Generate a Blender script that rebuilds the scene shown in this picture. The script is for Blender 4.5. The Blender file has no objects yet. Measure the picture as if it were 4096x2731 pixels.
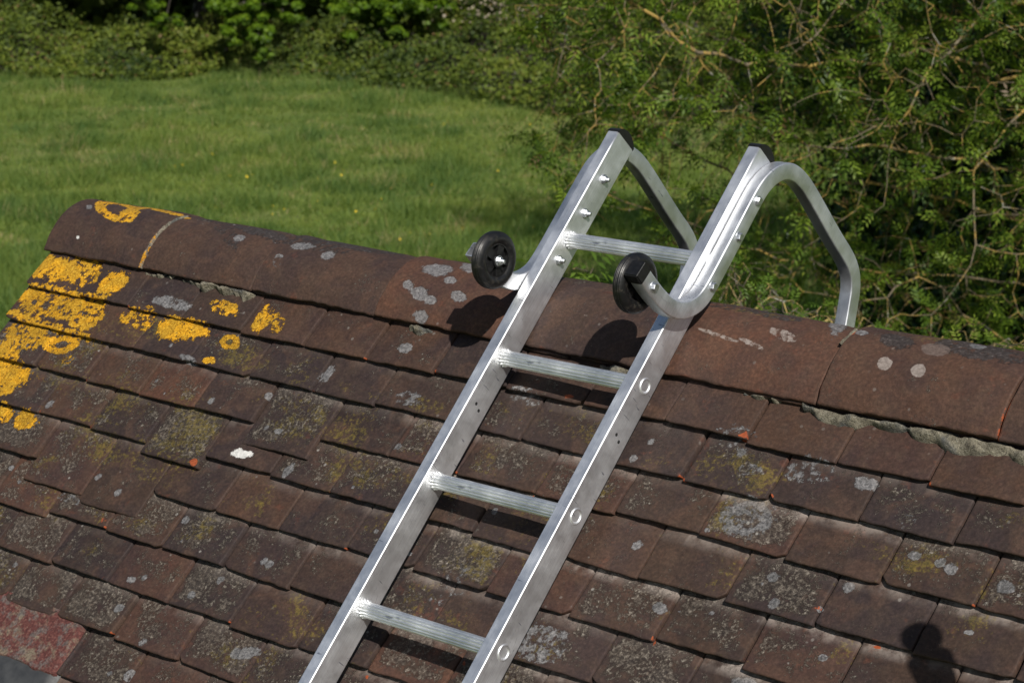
import bpy, bmesh, math, random
import numpy as np
from mathutils import Matrix, Vector
random.seed(7); RNG = np.random.default_rng(7)
SC = bpy.context.scene
COL = SC.collection

# ------------------------------------------------------------------ camera, sky, sun
PITCH = math.radians(48.0)
cp, sp_ = math.cos(PITCH), math.sin(PITCH)
MW = np.array([[1, 0, 0], [0, cp, -sp_], [0, sp_, cp]])            # roof frame (x, up-slope, normal) -> world
RC = np.array([[0.757847958717915, 0.43489801391877975, -0.48634369427041013],
               [0.1526466109693937, -0.8429350622544389, -0.5159064769720023],
               [-0.6343228544098405, 0.3167399537658699, -0.7052023242033072]])
TC = np.array([0.37580954975055897, 0.16056835005487757, 3.763077067390715])
CAMW = MW @ (-RC.T @ TC)
RW = RC @ MW.T
cam_d = bpy.data.cameras.new('camera'); cam = bpy.data.objects.new('camera', cam_d); COL.objects.link(cam)
m = Matrix.Identity(4)
for i in range(3):
    m[i][0] = RW[0][i]; m[i][1] = -RW[1][i]; m[i][2] = -RW[2][i]; m[i][3] = CAMW[i]
cam.matrix_world = m
cam_d.sensor_width = 36.0; cam_d.lens = 9310.8 / 4096 * 36
cam_d.clip_start = 0.05; cam_d.clip_end = 900
cam_d.dof.use_dof = True; cam_d.dof.focus_distance = 3.7; cam_d.dof.aperture_fstop = 14
SC.camera = cam
SUN = np.array([0.60, -0.445, 0.668]); SUN /= np.linalg.norm(SUN)
w = bpy.data.worlds.new('World'); SC.world = w; w.use_nodes = True
nt = w.node_tree; bg = nt.nodes['Background']; sky = nt.nodes.new('ShaderNodeTexSky')
sky.sky_type = 'NISHITA'; sky.sun_disc = False
sky.sun_elevation = math.asin(SUN[2]); sky.sun_rotation = math.atan2(SUN[0], SUN[1])
nt.links.new(sky.outputs[0], bg.inputs[0]); bg.inputs[1].default_value = 0.060
sd = bpy.data.lights.new('sun', 'SUN'); sd.energy = 5.0; sd.angle = math.radians(0.55); sd.color = (1.0, 0.95, 0.87)
so = bpy.data.objects.new('sun', sd); COL.objects.link(so)
so.rotation_euler = Vector((-SUN[0], -SUN[1], -SUN[2])).to_track_quat('-Z', 'Y').to_euler()
SC.view_settings.view_transform = 'Standard'; SC.view_settings.look = 'None'
SC.view_settings.exposure = 0.28; SC.view_settings.gamma = 1.0
SC.render.engine = 'CYCLES'

GROUND = CAMW[2] - 5.72
FW = np.array([RW[2][0], RW[2][1], 0]); FW /= np.linalg.norm(FW)
RT = np.array([FW[1], -FW[0], 0])
def at(d, l, h=0.0):                                               # d metres in front, l to the right, h above the field
    d = np.asarray(d, float); l = np.asarray(l, float); h = np.asarray(h, float)
    return (np.array([CAMW[0], CAMW[1], GROUND]) + d[..., None] * FW + l[..., None] * RT + h[..., None] * np.array([0, 0, 1.0]))

# ------------------------------------------------------------------ helpers
def link_mesh(name, me, mat=None, parent=None, mats=None):
    o = bpy.data.objects.new(name, me); COL.objects.link(o)
    for mm in (mats or ([mat] if mat else [])): me.materials.append(mm)
    if parent: o.parent = parent
    return o
def mesh_np(name, V, F, attrs=None, smooth=False, fattrs=None, midx=None):
    V = np.asarray(V, np.float32).reshape(-1, 3); F = np.asarray(F, np.int32)
    me = bpy.data.meshes.new(name)
    n = F.shape[1]
    me.vertices.add(len(V)); me.vertices.foreach_set('co', V.ravel())
    me.loops.add(F.size); me.loops.foreach_set('vertex_index', F.ravel())
    me.polygons.add(len(F)); me.polygons.foreach_set('loop_start', np.arange(len(F), dtype=np.int32) * n)
    if smooth: me.polygons.foreach_set('use_smooth', np.ones(len(F), bool))
    if midx is not None: me.polygons.foreach_set('material_index', np.asarray(midx, np.int32))
    for k, a in (attrs or {}).items():
        at_ = me.attributes.new(k, 'FLOAT', 'POINT'); at_.data.foreach_set('value', np.asarray(a, np.float32))
    for k, a in (fattrs or {}).items():
        at_ = me.attributes.new(k, 'FLOAT', 'FACE'); at_.data.foreach_set('value', np.asarray(a, np.float32))
    me.update(calc_edges=True)
    return me
def empty(name, loc=(0, 0, 0), parent=None):
    o = bpy.data.objects.new(name, None); COL.objects.link(o); o.location = loc; o.empty_display_size = .2
    if parent: o.parent = parent
    return o
def tag(o, label=None, cat=None, group=None, kind=None):
    if label: o['label'] = label
    if cat: o['category'] = cat
    if group: o['group'] = group
    if kind: o['kind'] = kind
    return o
def hash3(ix, iy, iz, seed):
    h = (ix.astype(np.int64) * 374761393 + iy.astype(np.int64) * 668265263 + iz.astype(np.int64) * 2147483647 + seed * 144665) & 0x7fffffff
    h = ((h ^ (h >> 13)) * 1274126177) & 0x7fffffff
    h = ((h ^ (h >> 16)) * 974634777) & 0x7fffffff
    return (h ^ (h >> 15)) % 100003 / 100003.0
def vnoise(x, y, z=0.0, seed=0):                                    # value noise 0..1, vectorised
    x, y, z = np.broadcast_arrays(np.asarray(x, float), np.asarray(y, float), np.asarray(z, float))
    ix, iy, iz = np.floor(x), np.floor(y), np.floor(z)
    fx, fy, fz = x - ix, y - iy, z - iz
    fx, fy, fz = (f * f * (3 - 2 * f) for f in (fx, fy, fz))
    r = 0
    for a in (0, 1):
        for b in (0, 1):
            for c in (0, 1):
                r = r + hash3(ix + a, iy + b, iz + c, seed) * (fx if a else 1 - fx) * (fy if b else 1 - fy) * (fz if c else 1 - fz)
    return r
def fnoise(x, y, z=0.0, seed=0, octv=3):
    s = 0; a = 1; t = 0
    for i in range(octv):
        f = 2 ** i
        s = s + a * vnoise(np.asarray(x) * f, np.asarray(y) * f, np.asarray(z) * f, seed + i * 17); t += a; a *= .5
    return s / t

class NT:                                                           # tiny node-tree builder
    def __init__(s, name):
        s.m = bpy.data.materials.new(name); s.m.use_nodes = True; s.t = s.m.node_tree
        s.b = s.t.nodes['Principled BSDF']; s.out = s.t.nodes['Material Output']
    def put(s, sock, v):
        if v is None: return
        if isinstance(v, bpy.types.NodeSocket): s.t.links.new(v, sock)
        elif isinstance(v, (tuple, list)): sock.default_value = tuple(v) + ((1,) if len(v) == 3 and len(sock.default_value) == 4 else ())
        else: sock.default_value = v
    def coord(s, k='Object'): 
        n = s.t.nodes.new('ShaderNodeTexCoord'); return n.outputs[k]
    def mapping(s, v, sc=(1, 1, 1), rot=(0, 0, 0), loc=(0, 0, 0)):
        n = s.t.nodes.new('ShaderNodeMapping'); s.put(n.inputs[0], v); n.inputs['Scale'].default_value = sc
        n.inputs['Rotation'].default_value = rot; n.inputs['Location'].default_value = loc; return n.outputs[0]
    def noise(s, v, scale, det=4, rough=.55, dist=0.0, col=False):
        n = s.t.nodes.new('ShaderNodeTexNoise'); s.put(n.inputs['Vector'], v); n.inputs['Scale'].default_value = scale
        n.inputs['Detail'].default_value = det; n.inputs['Roughness'].default_value = rough; n.inputs['Distortion'].default_value = dist
        return n.outputs['Color' if col else 'Fac']
    def vor(s, v, scale, feat='F1', out='Distance'):
        n = s.t.nodes.new('ShaderNodeTexVoronoi'); s.put(n.inputs['Vector'], v); n.inputs['Scale'].default_value = scale; n.feature = feat
        return n.outputs[out]
    def math(s, op, a, b=None, c=None):
        n = s.t.nodes.new('ShaderNodeMath'); n.operation = op; s.put(n.inputs[0], a); s.put(n.inputs[1], b)
        if c is not None: s.put(n.inputs[2], c)
        return n.outputs[0]
    def step(s, v, lo, hi, a=0.0, b=1.0):
        n = s.t.nodes.new('ShaderNodeMapRange'); n.interpolation_type = 'SMOOTHSTEP'; s.put(n.inputs[0], v)
        n.inputs[1].default_value = lo; n.inputs[2].default_value = hi; n.inputs[3].default_value = a; n.inputs[4].default_value = b
        return n.outputs[0]
    def mix(s, f, a, b, mode='MIX'):
        n = s.t.nodes.new('ShaderNodeMix'); n.data_type = 'RGBA'; n.blend_type = mode; n.clamp_factor = True
        s.put(n.inputs[0], f); s.put(n.inputs[6], a); s.put(n.inputs[7], b); return n.outputs[2]
    def ramp(s, f, stops):
        n = s.t.nodes.new('ShaderNodeValToRGB'); s.put(n.inputs[0], f); e = n.color_ramp.elements
        e[0].position = stops[0][0]; e[0].color = tuple(stops[0][1]) + (1,)
        e[1].position = stops[-1][0]; e[1].color = tuple(stops[-1][1]) + (1,)
        for p, c in stops[1:-1]:
            x = e.new(p); x.color = tuple(c) + (1,)
        return n.outputs[0]
    def attr(s, name):
        n = s.t.nodes.new('ShaderNodeAttribute'); n.attribute_name = name; return n.outputs['Fac']
    def bump(s, h, dist, strength=1.0, nrm=None):
        n = s.t.nodes.new('ShaderNodeBump'); s.put(n.inputs['Height'], h); n.inputs['Distance'].default_value = dist
        n.inputs['Strength'].default_value = strength; s.put(n.inputs['Normal'], nrm); return n.outputs[0]
    def done(s, col=None, rough=None, metal=None, nrm=None, spec=None):
        s.put(s.b.inputs['Base Color'], col); s.put(s.b.inputs['Roughness'], rough); s.put(s.b.inputs['Metallic'], metal)
        s.put(s.b.inputs['Normal'], nrm); s.put(s.b.inputs['Specular IOR Level'], spec); return s.m

# ------------------------------------------------------------------ materials
def mat_clay(name, ridge=False):
    n = NT(name); P = n.coord()
    sq = n.mapping(P, (1, 1, 1))
    t = n.attr('tile'); t2 = n.attr('tile2')
    base = n.ramp(t, [(0, (.025, .0165, .0145)), (.2, (.043, .0255, .0175)), (.4, (.030, .0205, .0185)), (.6, (.056, .030, .019)), (.8, (.037, .0235, .0200)), (1, (.074, .034, .021))])
    if ridge: base = n.ramp(t, [(0, (.044, .027, .021)), (.35, (.074, .038, .024)), (.7, (.054, .032, .023)), (1, (.088, .041, .025))])
    big = n.noise(sq, 9, 5, .6); fine = n.noise(sq, 160, 4, .7); mid = n.noise(sq, 38, 5, .65)
    big2 = n.noise(n.mapping(P, (1, 1, 1), loc=(11, 2, 6)), 13, 3, .5, 1.2)
    base = n.mix(n.step(big, .35, .7), base, n.mix(.62, base, (.026, .018, .020)))
    base = n.mix(n.math('MULTIPLY', n.step(big2, .50, .66), .38), base, (.080, .044, .029))
    base = n.mix(n.math('MULTIPLY', n.step(mid, .45, .75), .40), base, (.066, .044, .031))
    red = n.math('ADD', n.math('MULTIPLY', n.noise(n.mapping(P, (1, 1, 1), loc=(3, 1, 2)), 24, 5, .7), 1.0), n.math('MULTIPLY', n.attr('r'), .22))
    base = n.mix(n.math('MULTIPLY', n.step(red, .60, .72), .35), base, (.125, .042, .024))
    base = n.mix(1.0, base, n.ramp(fine, [(.25, (.55, .55, .56)), (.5, (.86, .86, .87)), (.75, (1.40, 1.37, 1.34))]), 'MULTIPLY')
    # greyish brown crust that covers the weathered middle of each tile, in fine speckles
    cr = n.attr('crust')
    sp = n.noise(n.mapping(P, loc=(1, 5, 0)), 150, 6, .8); spw = n.noise(n.mapping(P, loc=(7, 5, 3)), 17, 4, .6)
    cm = n.math('ADD', n.math('ADD', n.math('MULTIPLY', sp, .9), n.math('MULTIPLY', spw, .95)), n.math('MULTIPLY', cr, .30))
    c1 = n.step(cm, 1.12, 1.27)
    base = n.mix(n.math('MULTIPLY', c1, .68), base, n.ramp(sp, [(.42, (.020, .018, .016)), (.53, (.060, .050, .040)), (.60, (.15, .13, .105)), (.68, (.32, .29, .25))]))
    # olive yellow crust
    yn = n.noise(n.mapping(P, loc=(2, 9, 4)), 110, 6, .75); yw = n.noise(n.mapping(P, loc=(2, 0, 8)), 11, 3, .6)
    ym = n.math('ADD', n.math('ADD', n.math('MULTIPLY', yn, .8), n.math('MULTIPLY', yw, .5)), n.math('ADD', n.math('MULTIPLY', n.attr('y'), .30), n.math('MULTIPLY', cr, .05)))
    y1 = n.step(ym, .83, .95)
    base = n.mix(n.math('MULTIPLY', y1, .62), base, n.ramp(fine, [(.35, (.060, .050, .014)), (.65, (.17, .125, .022))]))
    # black crust, brown-grey and pale patches
    dn = n.noise(n.mapping(P, (1, 1, 1), loc=(4, 4, 4)), 60, 6, .75)
    def blob(a, amp, lo=.47, hi=.53, nz=None): return n.step(n.math('ADD', n.attr(a), n.math('MULTIPLY', n.math('SUBTRACT', nz or dn, .5), amp)), lo, hi)
    dk = blob('d', .9, .50, .57)
    base = n.mix(n.math('MULTIPLY', dk, .9), base, n.ramp(fine, [(.4, (.022, .018, .017)), (.62, (.05, .042, .04)), (.72, (.22, .20, .19))]))
    base = n.mix(n.math('MULTIPLY', blob('k', .35), .8), base, n.ramp(fine, [(.3, (.07, .05, .042)), (.7, (.13, .10, .088))]))
    base = n.mix(n.math('MULTIPLY', blob('p', .45), .85), base, n.ramp(fine, [(.3, (.14, .115, .10)), (.7, (.27, .235, .215))]))
    gn = n.noise(n.mapping(P, loc=(9, 4, 1)), 70, 6, .72)
    gm = n.step(n.math('ADD', n.attr('g'), n.math('MULTIPLY', n.math('SUBTRACT', gn, .5), .85)), .48, .56)
    base = n.mix(n.math('MULTIPLY', gm, .8), base, n.ramp(n.noise(n.mapping(P, loc=(5, 5, 5)), 210, 3, .7), [(.3, (.055, .055, .057)), (.5, (.14, .14, .145)), (.72, (.28, .27, .27))]))
    # scattered pale dots
    vd = n.vor(n.mapping(P, (1, 1, 1), loc=(.3, .7, 0)), 34); 
    dots = n.math('MULTIPLY', n.step(n.math('ADD', vd, n.math('MULTIPLY', fine, .16)), .16, .20, 1, 0), n.step(n.noise(n.mapping(P, loc=(6, 6, 1)), 8, 3), .52, .60))
    dots = n.math('MULTIPLY', dots, n.math('MULTIPLY', n.math('ADD', cr, .18), .75))
    base = n.mix(dots, base, (.25, .235, .215))
    # dusty bloom below the tail of the tile above
    bl = n.math('MULTIPLY', n.attr('bloom'), n.step(n.noise(n.mapping(P, loc=(2, 2, 7)), 26, 5, .7), .30, .62))
    base = n.mix(n.math('MULTIPLY', bl, .8), base, (.33, .285, .255))
    wm = blob('w', 1.1, .52, .58)
    base = n.mix(wm, base, n.ramp(fine, [(.35, (.30, .30, .29)), (.6, (.56, .55, .53))]))
    # broken corners of raw clay
    rn = blob('r', .70, .62, .68)
    base = n.mix(rn, base, n.ramp(mid, [(.3, (.16, .036, .014)), (.7, (.30, .070, .024))]))
    # orange lichen
    on = n.noise(n.mapping(P, loc=(8, 3, 2)), 80, 6, .72); on2 = n.noise(n.mapping(P, loc=(1, 3, 2)), 24, 4, .6)
    oa = n.math('ADD', n.math('MINIMUM', n.attr('o'), .63), n.math('ADD', n.math('MULTIPLY', n.math('SUBTRACT', on, .5), 1.05), n.math('MULTIPLY', n.math('SUBTRACT', on2, .5), .45)))
    om = n.step(oa, .49, .53)
    ocol = n.ramp(n.noise(n.mapping(P, loc=(1, 1, 2)), 260, 3, .7), [(.30, (.10, .050, .006)), (.42, (.40, .185, .006)), (.56, (.56, .285, .010)), (.68, (.72, .43, .04))])
    ocol = n.mix(n.step(on2, .44, .58), ocol, n.mix(1.0, ocol, (.74, .80, 1.3), 'MULTIPLY'))
    base = n.mix(om, base, ocol)
    # fine scratch-like texture in the clay + crust thickness
    scr = n.noise(n.mapping(P, (30, 160, 60), rot=(0, 0, .3)), 2.2, 4, .7)
    h = n.math('ADD', n.math('MULTIPLY', fine, .16), n.math('ADD', n.math('MULTIPLY', mid, .5), n.math('MULTIPLY', scr, .20)))
    h = n.math('ADD', h, n.math('ADD', n.math('MULTIPLY', om, n.math('ADD', .45, n.math('MULTIPLY', n.noise(P, 330, 2, .7), .8))), n.math('MULTIPLY', n.math('ADD', c1, n.math('ADD', dk, gm)), n.math('MULTIPLY', sp, .55))))
    nrm = n.bump(h, .0032, 1.0)
    rough = n.step(mid, .3, .7, .62, .85)
    return n.done(base, rough, 0.0, nrm, .22)
def mat_mortar():
    n = NT('lime mortar'); P = n.coord()
    a = n.noise(P, 40, 6, .75); b = n.noise(P, 220, 4, .75); c = n.noise(n.mapping(P, loc=(3, 3, 3)), 14, 4)
    col = n.ramp(a, [(.32, (.040, .036, .028)), (.48, (.15, .135, .10)), (.68, (.30, .27, .205))])
    col = n.mix(n.step(c, .52, .62), col, (.085, .085, .08))
    col = n.mix(n.step(b, .56, .66), col, (.26, .245, .20))
    col = n.mix(n.step(b, .42, .34), col, (.04, .036, .03))
    col = n.mix(n.step(n.noise(n.mapping(P, loc=(5, 1, 1)), 22, 4), .64, .70), col, (.10, .075, .02))
    return n.done(col, .9, 0, n.bump(n.math('ADD', a, n.math('MULTIPLY', b, .5)), .010, 1.0), .2)
def mat_mortar_orange():
    n = NT('orange crusted mortar'); P = n.coord()
    b = n.noise(P, 240, 4, .75); a = n.noise(P, 34, 5, .7)
    oc = n.ramp(b, [(.3, (.10, .050, .008)), (.48, (.36, .16, .01)), (.7, (.55, .28, .02))])
    col = n.mix(n.step(a, .44, .52), oc, n.ramp(b, [(.35, (.04, .036, .03)), (.65, (.25, .22, .17))]))
    return n.done(col, .9, 0, n.bump(b, .005, .9), .2)
def mat_alu(name, c=(.80, .81, .835), r0=.42, r1=.54, axis=(6, .35, 6), grime=.35):
    n = NT(name); P = n.coord()
    br = n.noise(n.mapping(P, (axis[0] * 60, axis[1] * 12, axis[2] * 60)), 4, 4, .6)
    sm = n.noise(P, 11, 5, .65); fi = n.noise(P, 420, 3, .7)
    col = n.ramp(sm, [(.3, tuple(x * .80 for x in c)), (.7, tuple(min(1, x * 1.10) for x in c))])
    ln2 = n.noise(n.mapping(P, (axis[0] * 30, axis[1] * 3, axis[2] * 30)), 4, 3, .6)
    col = n.mix(1.0, col, n.ramp(ln2, [(.3, (.90, .90, .90)), (.7, (1.08, 1.08, 1.08))]), 'MULTIPLY')
    # dark rub marks across the metal, short and sparse
    mk = n.noise(n.mapping(P, (18, 150, 18), rot=(0, 0, .15)), 1.0, 3, .6)
    mm = n.math('MULTIPLY', n.step(mk, .64, .69), n.step(n.noise(n.mapping(P, loc=(2, 3, 1)), 24, 3), .48, .56))
    col = n.mix(n.math('MULTIPLY', mm, .7), col, (.14, .16, .22))
    sc = n.noise(n.mapping(P, (90, 10, 90), rot=(.2, .1, .5)), 1.6, 2, .5)
    scm = n.math('MULTIPLY', n.step(n.math('ABSOLUTE', n.math('SUBTRACT', sc, .5)), .004, .001), n.step(n.noise(n.mapping(P, loc=(5, 5, 1)), 9, 3), .5, .6))
    col = n.mix(n.math('MULTIPLY', scm, .45), col, (.22, .23, .26))
    dust = n.math('MULTIPLY', n.step(fi, .66, .72), grime)
    col = n.mix(dust, col, (.30, .27, .22))
    rough = n.math('ADD', n.step(sm, .3, .7, r0, r1), n.math('MULTIPLY', br, .12))
    return n.done(col, rough, 1.0, n.bump(n.math('ADD', n.math('MULTIPLY', br, .5), n.math('MULTIPLY', fi, .25)), .00035, .55))
def mat_plain(name, col, rough, metal=0.0, scale=60, var=.35, bump=.0006, spec=.5):
    n = NT(name); P = n.coord(); a = n.noise(P, scale, 5, .65)
    c = n.ramp(a, [(.3, tuple(x * (1 - var) for x in col)), (.7, tuple(min(1, x * (1 + var)) for x in col))])
    return n.done(c, n.step(a, .3, .7, rough * .85, min(1, rough * 1.15)), metal, n.bump(a, bump, .7), spec)
def mat_rubber():
    n = NT('black rubber'); P = n.coord(); a = n.noise(P, 90, 5, .7); b = n.noise(n.mapping(P, (260, 30, 30)), 1.5, 4, .7)
    c = n.mix(n.math('MULTIPLY', n.step(n.math('ADD', a, n.math('MULTIPLY', b, .4)), .74, .86), .5), (.0045, .0045, .005), (.04, .034, .026))
    return n.done(c, n.step(a, .3, .7, .34, .52), 0, n.bump(a, .0005, .6), .38)
def mat_leaf(name, cols, trans=.35, rough=.45, tint=(1, 1, 1)):
    n = NT(name); r = n.attr('rnd')
    k = len(cols) - 1
    c = n.ramp(r, [(i / k, tuple(a * b for a, b in zip(x, tint))) for i, x in enumerate(cols)])
    n.done(c, rough, 0, None, .25)
    tr = n.t.nodes.new('ShaderNodeBsdfTranslucent')
    n.put(tr.inputs['Color'], n.mix(1.0, c, (1.25, 1.35, .55), 'MULTIPLY'))
    mx = n.t.nodes.new('ShaderNodeMixShader'); mx.inputs[0].default_value = trans
    n.t.links.new(n.b.outputs[0], mx.inputs[1]); n.t.links.new(tr.outputs[0], mx.inputs[2]); n.t.links.new(mx.outputs[0], n.out.inputs[0])
    return n.m
def mat_bark(name, a=(.075, .063, .048), lich=(.34, .25, .09), lo=.50):
    n = NT(name); P = n.coord(); x = n.noise(P, 7, 5, .7); y = n.noise(P, 60, 4, .7)
    c = n.ramp(y, [(.3, tuple(v * .6 for v in a)), (.7, tuple(v * 1.5 for v in a))])
    c = n.mix(n.step(n.math('ADD', x, n.math('MULTIPLY', y, .25)), lo + .1, lo + .2), c, lich)
    c = n.mix(n.step(n.noise(n.mapping(P, loc=(4, 4, 1)), 10, 4), .60, .68), c, (.26, .25, .21))
    return n.done(c, .9, 0, n.bump(y, .01, .8), .2)

CLAY = mat_clay('weathered clay tile'); RCLAY = mat_clay('ridge clay', True)
MORT = mat_mortar(); MORTO = mat_mortar_orange()
ALU = mat_alu('brushed aluminium'); ALUT = mat_alu('dull aluminium tube', (.66, .675, .70), .38, .52, grime=.6)
ALUR = mat_alu('rung aluminium', (.82, .83, .83), .38, .50, axis=(.35, 6, 6), grime=.3)
STEEL = mat_plain('zinc plated steel', (.50, .52, .55), .40, 1.0, 80, .2, .0002)
BLACKP = mat_plain('black plastic', (.007, .007, .0075), .45, 0, 120, .35, .0005, .3)
RUBBER = mat_rubber()
HOLE_SHADE = mat_plain('painted hole shade', (.006, .006, .007), .9, 0, 50, .1, 0)
LEAD = mat_plain('grey lead sheet', (.030, .031, .033), .6, .0, 40, .25, .001)
BRICK = None
# ------------------------------------------------------------------ house with its old clay roof
P_, G_ = .168, .0881                                               # tile pitch along the ridge, course gauge
VK = [0, 1, 2, 3.05, 4.12, 5.2, 6.26, 7.33, 8.45] + [8.45 + 1.1 * i for i in range(1, 18)]
XL = -11.1
def band(x, lst):                                                  # sum of measured marks at surface points
    pass
def marks(X, S, L, ridge=False):
    out = {k: np.zeros(len(X)) for k in 'oygwrdkp'}
    for k, x0, s0, a, b, c, d, st, ring in L:
        dx = X - x0; ds = S - s0
        r = np.sqrt((a * dx + b * ds) ** 2 + (c * dx + d * ds) ** 2)
        if ring == 1: v = 1 - .5 * np.abs(r - .72) / .34
        elif ring == 3: v = 1 - .5 * np.abs(r - .86) / .26
        elif ring == 2: v = 1 - .5 * r; v = np.where(r < .62, np.minimum(v, .50), v)
        else: v = 1 - .5 * r
        v = np.where(r > 2, 0, v)
        if st < 1: v = np.minimum(v * 1.15, st) if st < .62 else np.minimum(v, .5 + st * .3)
        out[k] = np.maximum(out[k], np.clip(v, 0, 1))
    return out
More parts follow.
